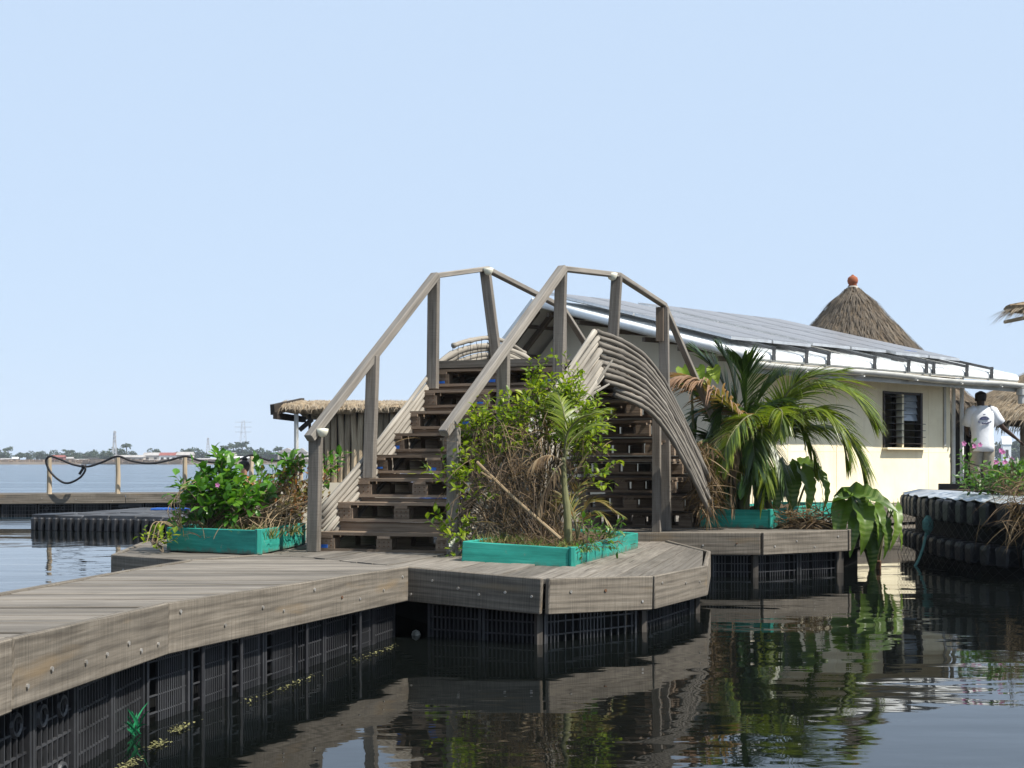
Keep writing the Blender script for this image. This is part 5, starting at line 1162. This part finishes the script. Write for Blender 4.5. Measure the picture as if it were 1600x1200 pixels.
def ear_leaf(m, base, tip, wd, nrm, droop=.25, ruf=.075, nl=22, lobes=True):
    base, tip = V(base), V(tip); d = (tip - base); L = d.length; d.normalize(); nn = V(nrm); sd_ = d.cross(nn).normalized(); nn = sd_.cross(d).normalized()
    tone = rng.random(); rows = []; ph = rng.random() * 6
    for i in range(nl + 1):
        t = i / nl; wv = wd * (max(.02, (1 - t) ** .75) * (.55 + 1.3 * min(t * 2.2, .45))) if t > 0 else wd * .42
        c = base + d * L * t + nn * L * droop * (sin(pi * t) * .5 - t * t * .3); row = []
        for j in range(-4, 5):
            u = j / 4; back = -L * .16 * abs(u) ** 1.5 * max(0, 1 - t * 3) if lobes else 0
            row.append(c + sd_ * wv * .5 * u + nn * (abs(u) * wv * .16 + ruf * wv * sin(t * 34 + ph + 2 * (u > 0)) * abs(u) ** 2) + d * (back - abs(u) * wv * .05))
        rows.append(row)
    nr = len(rows); vs = [p for r in rows for p in r]; fs = []; uv = []
    for i in range(nr - 1):
        for j in range(8): fs.append((i * 9 + j, i * 9 + j + 1, i * 9 + j + 10, i * 9 + j + 9)); uv.append([(tone, i / nr)] * 4)
    m.add(vs, fs, uv)
def ears(name, label, org, leaves, mat, mat2=None):
    org = V(org); t = thing(name, org, label, 'plant'); st = MB()
    for b, tp, wd, nrm in leaves:
        wd *= (.8 if 'water' in label else 1.05); b = V(b); tp = b + (V(tp) - b) * 1.18
        m = MB(); ear_leaf(m, b, tp, wd, nrm, rng.uniform(.2, .4)); o = m.build('leaf', M[mat], t, smooth=True)
        b, tp = V(b), V(tp); o1 = org + rv(.03); o1.z = org.z; st.tube(bez([o1, o1.lerp(b, .55) + UP * .06, b + UP * .005], 10), [.014 - .0008 * i for i in range(11)], 6)
        v = MB(); v.tube(bez([b, b.lerp(tp, .35) + V(nrm).normalized() * .012 * 3, b.lerp(tp, .8)], 8), [.006, .0055, .005, .0045, .004, .0035, .003, .0025, .002], 5, cap=False); v.build('midrib', M['ystalk'], o)
    st.build('stalks', M['palmstem'], t); return t
fw = V((.25, -.8, .55))
ears('elephant_ear', 'large light green elephant ear plant growing from the water beside the rear pontoon', B(1366, 899, 12.55),
     [(B(1312, 784, 12.45), B(1388, 790, 12.1), .42, (-.1, -.55, .9)), (B(1340, 800, 12.3), B(1330, 858, 12.1), .22, (-.2, -.8, .3)), (B(1365, 790, 12.4), B(1374, 842, 12.2), .2, fw), (B(1398, 792, 12.35), B(1394, 850, 12.2), .16, (.4, -.8, .3)), (B(1322, 782, 12.35), B(1312, 845, 12.2), .30, (-.5, -.8, .3)), (B(1340, 785, 12.3), B(1348, 852, 12.1), .30, fw), (B(1352, 830, 12.35), B(1362, 890, 12.3), .24, fw), (B(1372, 806, 12.35), B(1383, 862, 12.2), .22, (.5, -.8, .3)), (B(1388, 798, 12.4), B(1408, 850, 12.3), .15, (.7, -.6, .3)), (B(1362, 800, 12.5), B(1372, 850, 12.3), .24, (.2, -.9, .2)), (B(1330, 770, 12.5), B(1352, 800, 12.2), .26, (0, -.6, .8))], 'ear')
m = MB(); q = B(1366, 899, 12.55)
for i in range(8): a = q + rv(.04); m.tube([V((a.x, a.y, -.1)), V((a.x, a.y, .12)) + rv(.03), q + V((0, 0, .16)) + rv(.05)], .02, 6)
tag(m.build('root_clump', M['rust'], org=q), 'reddish root clump at the foot of the elephant ear plant', 'roots')
ears('elephant_ear', 'medium elephant ear clump at the right end of the rear planter', B(1240, 800, 13.3),
     [(B(1205, 735, 13.1), B(1212, 795, 12.9), .24, fw), (B(1230, 728, 13.1), B(1236, 790, 12.9), .26, fw), (B(1250, 735, 13.0), B(1262, 795, 12.8), .20, (.4, -.8, .3)), (B(1272, 735, 13.1), B(1288, 790, 13.0), .15, (.6, -.7, .3)), (B(1245, 725, 13.3), B(1275, 745, 13.1), .22, (0, -.5, .8)), (B(1215, 745, 13.2), B(1190, 790, 13.0), .22, (-.4, -.8, .4)), (B(1262, 728, 13.2), B(1284, 750, 13.0), .16, (.2, -.6, .7))], 'ear')
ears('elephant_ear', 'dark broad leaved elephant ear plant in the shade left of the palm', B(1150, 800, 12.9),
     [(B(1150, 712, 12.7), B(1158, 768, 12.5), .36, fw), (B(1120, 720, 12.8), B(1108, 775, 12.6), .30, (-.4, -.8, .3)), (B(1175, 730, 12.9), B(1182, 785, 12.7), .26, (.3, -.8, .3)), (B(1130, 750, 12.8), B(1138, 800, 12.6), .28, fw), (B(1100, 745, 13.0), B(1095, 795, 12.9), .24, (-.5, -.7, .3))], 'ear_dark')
m = MB()
for k in range(5): ear_leaf(m, B(1066 + 12 * k, 575 + (k % 2) * 8, 13.0), B(1074 + 12 * k, 600, 12.9), .16, (-.2, -.8, .5), .2, .03, 8)
ls_ = MB(); ls_.tube(bez([B(1100, 800, 13.0), B(1085, 690, 13.0), B(1080, 590, 13.0)], 10), .014, 6)
sa = thing('tall_aroid', B(1100, 800, 13.0), 'few pale green leaves showing between the handrail and the dark palm', 'plant'); m.build('leaves', M['leaf'], sa, smooth=True); ls_.build('stems', M['palmstem'], sa)
ds2 = MB()
for i in range(620):
    px, py = (rng.gauss(1106, 11), rng.uniform(690, 800)) if i < 380 else (rng.gauss(1260, 26), rng.uniform(800, 826))
    p = B(px, py, rng.uniform(11.8, 12.4) if i < 380 else 12.35); p.z = max(p.z, zm + .01); ds2.strip(p, V((rng.uniform(-.7, .7), rng.uniform(-.5, .5), rng.uniform(-.9, .1) if i < 380 else rng.uniform(-.1, .5))), rv(1), rng.uniform(.1, .3), .012, .5, 4)
tag(ds2.build('palm_litter', M['dry']), 'brown dead palm leaves hanging and lying around the rear planter', 'litter', kind='stuff')
m = MB(); m.lathe(B(1262, 824, 12.45) * 1, [(.34, -.02), (.28, .03), (.15, .07), (.03, .09)], 14, (1, .5)); tag(m.build('soil_heap', M['soil'], smooth=True), 'spilled soil and roots before the rear planter', 'soil')
# shady mass of old fronds between the palm and the cane arch
op = thing('old_palm', B(1125, 805, 13.0), 'half dead drooping palm between the cane arch and the coconut palm', 'palm')
rc, lf, lf2 = MB(), MB(), MB(); h3 = B(1130, 680, 13.0); rc.tube([B(1125, 805, 13.0), h3], .05, 7)
for pts, n, ll in (([h3, K(1110, 680, 12.9), K(1095, 720, 12.8), K(1098, 780, 12.8)], 40, .34), ([h3, K(1135, 690, 12.7), K(1140, 730, 12.6), K(1128, 790, 12.6)], 40, .34), ([h3, K(1160, 690, 12.9), K(1180, 730, 12.8), K(1185, 780, 12.8)], 40, .36), ([h3, K(1150, 650, 13.1), K(1180, 640, 13.1), K(1200, 680, 13.1)], 36, .36), ([h3, K(1110, 650, 13.1), K(1090, 650, 13.1), K(1075, 690, 13.0)], 36, .32)): frond(rc, lf, pts, n, ll, .034, 1.0, .7, .12, r0=.012)
for pts, n, ll in (([h3, K(1112, 700, 12.7), K(1105, 740, 12.6), K(1106, 800, 12.6)], 34, .28), ([h3, K(1095, 690, 12.7), K(1085, 700, 12.7), K(1088, 740, 12.7)], 26, .24)): frond(rc, lf2, pts, n, ll, .022, 1.6, .6, .12, r0=.010)
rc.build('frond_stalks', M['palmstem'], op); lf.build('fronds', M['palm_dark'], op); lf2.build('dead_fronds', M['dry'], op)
op2 = thing('old_palm', B(1163, 805, 12.7), 'second drooping palm with dead fronds, added for shade tight against the coconut palm trunks', 'palm')  # palm copy added to thicken the mass and shade the far flight
rc, lf, lf2 = MB(), MB(), MB(); h3 = B(1168, 668, 12.7); rc.tube([B(1163, 805, 12.7), h3], .05, 7)
for pts, n, ll in (([h3, K(1148, 668, 12.6), K(1133, 708, 12.5), K(1136, 768, 12.5)], 40, .34), ([h3, K(1173, 678, 12.3), K(1178, 718, 12.2), K(1166, 778, 12.2)], 40, .34), ([h3, K(1198, 678, 12.6), K(1218, 718, 12.5), K(1223, 768, 12.5)], 40, .36), ([h3, K(1188, 638, 12.8), K(1218, 628, 12.8), K(1238, 668, 12.8)], 36, .36), ([h3, K(1148, 638, 12.8), K(1128, 638, 12.8), K(1113, 678, 12.7)], 36, .32)): frond(rc, lf, pts, n, ll, .034, 1.0, .7, .12, r0=.012)
for pts, n, ll in (([h3, K(1150, 688, 12.3), K(1143, 728, 12.2), K(1144, 800, 12.2)], 34, .28), ([h3, K(1133, 678, 12.3), K(1123, 688, 12.3), K(1126, 728, 12.3)], 26, .24)): frond(rc, lf2, pts, n, ll, .022, 1.6, .6, .12, r0=.010)
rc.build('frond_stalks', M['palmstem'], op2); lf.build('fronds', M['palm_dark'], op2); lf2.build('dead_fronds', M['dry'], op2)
# plants on the black pontoon
pb = bush('flowering_bush', 'green bush with purple pink flowers on the black float pontoon', 'bush', V((5.1, 12.3, .78)),
     [(B(1575, 762, 12.2), (.22, .25, .08), 46), (B(1600, 755, 12.4), (.3, .3, .10), 60), (B(1545, 758, 12.8), (.18, .2, .05), 26), (B(1530, 768, 12.6), (.12, .15, .04), 10), (B(1512, 728, 13.3), (.04, .08, .10), 5), (B(1560, 765, 12.0), (.2, .2, .07), 20), (B(1640, 758, 12.3), (.4, .3, .12), 60)], 'leaf_deep', .062, .55, nodes=6, stems=6)
flowers(pb, [B(1564, 704, 12.6), B(1567, 707, 12.6), B(1522, 697, 13.0), B(1531, 695, 13.0), B(1506, 693, 13.1), B(1570, 722, 12.4), B(1556, 722, 12.5), B(1580, 718, 12.4)], .03, 'petal')
dg2 = MB()
for i in range(240):
    p = B(rng.gauss(1600, 18), rng.uniform(745, 825), rng.uniform(11.0, 11.4)); dg2.strip(p, V((rng.uniform(-.9, .5), rng.uniform(-.7, .2), rng.uniform(-.6, .5))), rv(1), rng.uniform(.12, .42), .007, .8, 5)
tag(dg2.build('dry_grass', M['dry']), 'dry grass spilling over the right end of the black float pontoon', 'grass', kind='stuff')

# ------------------------------------------------------------------ far shore: trees, sheds, masts
S = 450.0
def far_tree(px, ytop, wpx, kind, label, Y=None, dark=0):
    Y = Y or S + rng.uniform(20, 90); base = W(px, 727, Y); base.z = 1.5; top_ = W(px, ytop, Y); h = top_.z - base.z; wd = wpx / F * Y
    t = thing('palm_tree' if kind == 'palm' else 'shore_tree', base, label, 'tree', 'trees along the far shore'); tr, lf = MB(), MB()
    if kind == 'palm':
        tr.tube([base, base.lerp(top_, .5) + V((.3, 0, 0)), top_ - UP * h * .12], [.32, .24, .2], 6)
        for k in range(17):
            a = k * 2.4; c = top_ - UP * h * .12; e = c + V((cos(a) * wd * .5, sin(a) * wd * .5, rng.uniform(-.25, .25) * wd)); mid_ = c.lerp(e, .5) + UP * wd * .16
            for s_ in range(16):
                f = s_ / 16; p = c.lerp(mid_, f * 2) if f < .5 else mid_.lerp(e, f * 2 - 1)
                lf.leaf(p, (e - c).normalized() * .5 + rv(.5) - UP * .6, rv(1), wd * .26, wd * .09)
    else:
        tr.tube([base, base + UP * h * .5], [.4, .25], 6)
        for k in range(5): tr.tube([base + UP * h * .35, base + V((rng.uniform(-.35, .35) * wd, rng.uniform(-.2, .2) * wd, h * rng.uniform(.55, .8)))], [.2, .08], 5)
        nb = max(7, int(wpx / 2.2))
        for k in range(nb):
            c = base + V((rng.uniform(-.40, .40) * wd, rng.uniform(-.3, .3) * wd, h * rng.uniform(.15, .78))); r = min(wd, h) * rng.uniform(.2, .32)
            for i in range(80):
                d = V((rng.gauss(0, 1), rng.gauss(0, 1), rng.gauss(0, 1))).normalized(); p = c + V((d.x * r * 1.25, d.y * r, d.z * r * .85)) * (rng.random() ** .33)
                lf.leaf(p, d + rv(.6), rv(1) + UP, r * rng.uniform(.4, .7), r * .45)
    tr.build('trunk', M['bark'], t); lf.build('crown', M['fartree'], t)
for px, yt, wp_, kd, lb in ((6, 702, 22, 'tree', 'broad dark tree at the left end of the far shore'), (12, 699, 12, 'palm', 'palm poking out of the trees at the left end of the far shore'), (30, 707, 18, 'tree', 'small round tree right of the leftmost far palm'), (42, 708, 16, 'tree', 'low pale tree just left of the big round crown on the far shore'), (66, 704, 36, 'tree', 'big round dark green crown behind the red shed on the far shore'),
        (90, 709, 14, 'tree', 'sparse small tree behind the red shed roof'), (107, 705, 14, 'palm', 'short palm right of the red shed'), (112, 709, 24, 'tree', 'low broad tree right of the red shed'), (128, 711, 14, 'tree', 'thin low tree between the red shed and the lattice mast'), (150, 703, 40, 'tree', 'long hazy grove left of the lattice mast'), (168, 701, 14, 'tree', 'round crown just left of the lattice mast'), (186, 701, 20, 'tree', 'tree at the foot of the lattice mast'), (197, 693, 12, 'palm', 'tallest palm right of the lattice mast'), (207, 704, 12, 'tree', 'small tree right of the tallest palm'),
        (239, 700, 20, 'tree', 'isolated round tree above the grey sheds'), (280, 703, 14, 'tree', 'hazy small tree left of the wide green crown'), (305, 701, 36, 'tree', 'wide green crown right of the red roofed shed on the far shore'), (352, 697, 12, 'palm', 'leftmost palm of the palm cluster behind the left bush'), (364, 694, 14, 'palm', 'second palm of the cluster behind the left bush'), (378, 692, 16, 'palm', 'tallest palm of the cluster behind the left bush'), (368, 702, 40, 'tree', 'dark undergrowth below the palm cluster'), (398, 698, 24, 'tree', 'rounded tree right of the palm cluster'), (420, 703, 22, 'tree', 'pale hazy tree left of the grey hangar'), (434, 699, 12, 'palm', 'small palm beside the grey hangar'), (450, 712, 26, 'tree', 'dark low bush before the grey hangar'),
        (560, 704, 40, 'tree', 'far tree seen beneath the bridge steps'), (640, 702, 44, 'tree', 'far tree behind the staircase'), (1575, 690, 30, 'tree', 'far trees seen under the pavilion roof, left'), (1598, 684, 34, 'tree', 'far tree seen under the pavilion roof at the picture edge')):
    far_tree(px, yt, wp_ * 1.15, kd, lb)
for k in range(22): far_tree(96 + 8.5 * k + (150 if k > 11 else 0), rng.uniform(705, 710), rng.uniform(16, 28), 'tree', 'low hazy tree in the continuous green belt behind the far shore sheds', S + rng.uniform(60, 110))
def shed(px0, px1, ytop, yb, wm, rm, label, gable=0, Y=None):
    Y = Y or S + rng.uniform(5, 18); a, b = W(px0, yb, Y), W(px1, yb, Y); tp = W(px0, ytop, Y).z; a.z = b.z = .9
    t = thing('shed', (a + b) / 2, label, 'shed', 'sheds along the far shore'); h = tp - .9; dp = (b.x - a.x) * .6
    m = MB(); m.box(a.x, b.x, Y, Y + dp, .9, .9 + h * (.68 if not gable else .7)); m.build('wall', M[wm], t)
    m = MB(); z0, z1 = .9 + h * .69, tp; e = .25
    if gable: P = [V((a.x - e, Y - e, z0)), V((b.x + e, Y - e, z0)), V(((a.x + b.x) / 2, Y - e, z1))]; vs = P + [p + V((0, dp + .5, 0)) for p in P]; m.add(vs, [(0, 1, 2), (3, 5, 4), (0, 2, 5, 3), (1, 4, 5, 2), (0, 3, 4, 1)])
    else: P = [V((a.x - e, Y - e, z0)), V((a.x - e, Y + dp + e, z0)), V((a.x - e, Y + dp * .5, z1))]; vs = P + [p + V((b.x - a.x + 2 * e, 0, 0)) for p in P]; m.add(vs, [(0, 1, 2), (3, 5, 4), (0, 3, 4, 1), (0, 2, 5, 3), (1, 4, 5, 2)])
    m.build('roof', M[rm], t)
    n = max(1, int((px1 - px0) / 9))
    for k in range(n):
        x = a.x + (b.x - a.x) * (k + .5) / n; m = MB(); m.bar(V((x - .5, Y - .03, .9 + h * .32)), V((x + .5, Y - .03, .9 + h * .32)), .08, h * .32); m.build('opening', M['darkwall'], t)
for a in ((82, 99, 711, 722, 'red', 'red', 'faded red shed behind the looped hose'), (20, 27, 714, 723, 'white', 'white', 'tiny white hut left of the round crown'), (104, 113, 714, 722, 'farwall', 'farroof', 'pale low shed right of the red shed'), (138, 152, 715, 722, 'farbrown', 'darkwall', 'dark plank shack below the hazy grove'), (178, 204, 711, 722, 'farbrown', 'farroof', 'long shack with sagging tin roof at the mast foot'), (204, 224, 711, 721, 'farwall', 'farroof', 'pale grey shed right of the mast'), (224, 249, 707, 721, 'farwall', 'farroof', 'taller grey shed below the isolated tree'), (249, 276, 707, 721, 'white', 'red', 'white walled warehouse with red roof'), (276, 300, 706, 722, 'farwall', 'farroof', 'flat pale shed below the wide green crown'), (338, 366, 707, 720, 'farwall', 'farroof', 'pale shed below the palm cluster'), (366, 392, 713, 722, 'farwall', 'white', 'white roofed boathouse behind the left bush'), (0, 20, 716, 725, 'farbrown', 'farroof', 'low brown shack at the left end of the shore'), (40, 62, 718, 725, 'farbrown', 'farbrown', 'heap of timber shacks below the round crown'), (114, 136, 717, 725, 'farbrown', 'farroof', 'row of brown shacks on the waterline right of the red shed'), (152, 178, 718, 725, 'farbrown', 'farbrown', 'brown timber stacks left of the mast shack'), (206, 246, 718, 725, 'farbrown', 'farroof', 'low row of brown shacks before the grey sheds'), (300, 340, 716, 724, 'farbrown', 'farroof', 'brown waterside shacks left of the bush top')): shed(*a)
shed(434, 463, 700, 716, 'farwall', 'farroof', 'grey hangar with gable front left of the hut post', 1, S + 60); shed(463, 480, 700, 716, 'farwall', 'farroof', 'second grey hangar behind the hut post', 1, S + 70)
shed(1567, 1580, 682, 708, 'white', 'white', 'white house across the water seen under the pavilion', 0, S)
def mast(px, ytop, Y, wd, label, cat, arms=0):
    b = W(px, 722, Y); b.z = 1; tp = W(px, ytop, Y); t = thing('lattice_mast' if not arms else 'pylon', b, label, cat); m = MB(); n = 10
    for sx, sy in ((-1, -1), (1, -1), (1, 1), (-1, 1)): m.bar(b + V((sx * wd, sy * wd, 0)), tp + V((sx * wd * .25, sy * wd * .25, 0)), .22, .22)
    for k in range(n):
        f0, f1 = k / n, (k + 1) / n; w0, w1 = wd * (1 - .75 * f0), wd * (1 - .75 * f1); p, q = b.lerp(tp, f0), b.lerp(tp, f1); s_ = 1 if k % 2 else -1
        m.bar(p + V((-s_ * w0, -w0, 0)), q + V((s_ * w1, -w1, 0)), .14, .14); m.bar(p + V((-w0, -w0, 0)), p + V((w0, -w0, 0)), .14, .14)
    m.build('frame', M['mast'], t)
    if arms:
        for k in range(arms): m = MB(); c = b.lerp(tp, .72 + .12 * k); m.bar(c - V((wd * 1.9, 0, 0)), c + V((wd * 1.9, 0, 0)), .2, .3); m.build('cross_arm', M['mast'], t)
    else:
        for k in range(3): m = MB(); c = tp - UP * (.6 + 1.6 * k); m.tube([c + V((.4, -.5, 0)), c + V((.4, -.7, 0))], .5, 8); m.build('dish', M['mast'], t)
mast(179, 673, S + 40, .8, 'telecom lattice mast rising above the far shore trees', 'mast')
mast(380, 657, S + 420, 3.0, 'faint power pylon far behind the palm cluster', 'pylon', 3)
mast(325, 684, S + 300, 1.2, 'thin aerial mast above the wide green crown', 'mast')
# clutter along the far beach
m = MB()
for i in range(1500):
    x = rng.uniform(-230, 10); y = D + rng.uniform(-2, 14); h = rng.uniform(.3, 1.6); ww = rng.uniform(.4, 2.6); m.bar(V((x, y, .3)), V((x, y, .3 + h)), ww, ww)
tag(m.build('beach_clutter', M['clutter']), 'mixed brown clutter of planks, logs and boats along the far beach', 'clutter', kind='stuff')

# ------------------------------------------------------------------ humid air
m = MB(); x0, x1, y0, y1, z0, z1 = -700, 700, -70, 1460, -1.5, 60
m.add([(x0, y0, z0), (x1, y0, z0), (x1, y1, z0), (x0, y1, z0), (x0, y0, z1), (x1, y0, z1), (x1, y1, z1), (x0, y1, z1)], [(0, 3, 2, 1), (4, 5, 6, 7), (0, 1, 5, 4), (1, 2, 6, 5), (2, 3, 7, 6), (3, 0, 4, 7)])
hz, t, bs = newmat('haze_air'); t.nodes.remove(bs); pv_ = N(t, 'ShaderNodeVolumePrincipled'); pv_.inputs['Density'].default_value = .0003; pv_.inputs['Color'].default_value = (.80, .88, 1, 1)
t.links.new(pv_.outputs[0], t.nodes['Material Output'].inputs['Volume']); tag(m.build('haze', hz), kind='stuff')
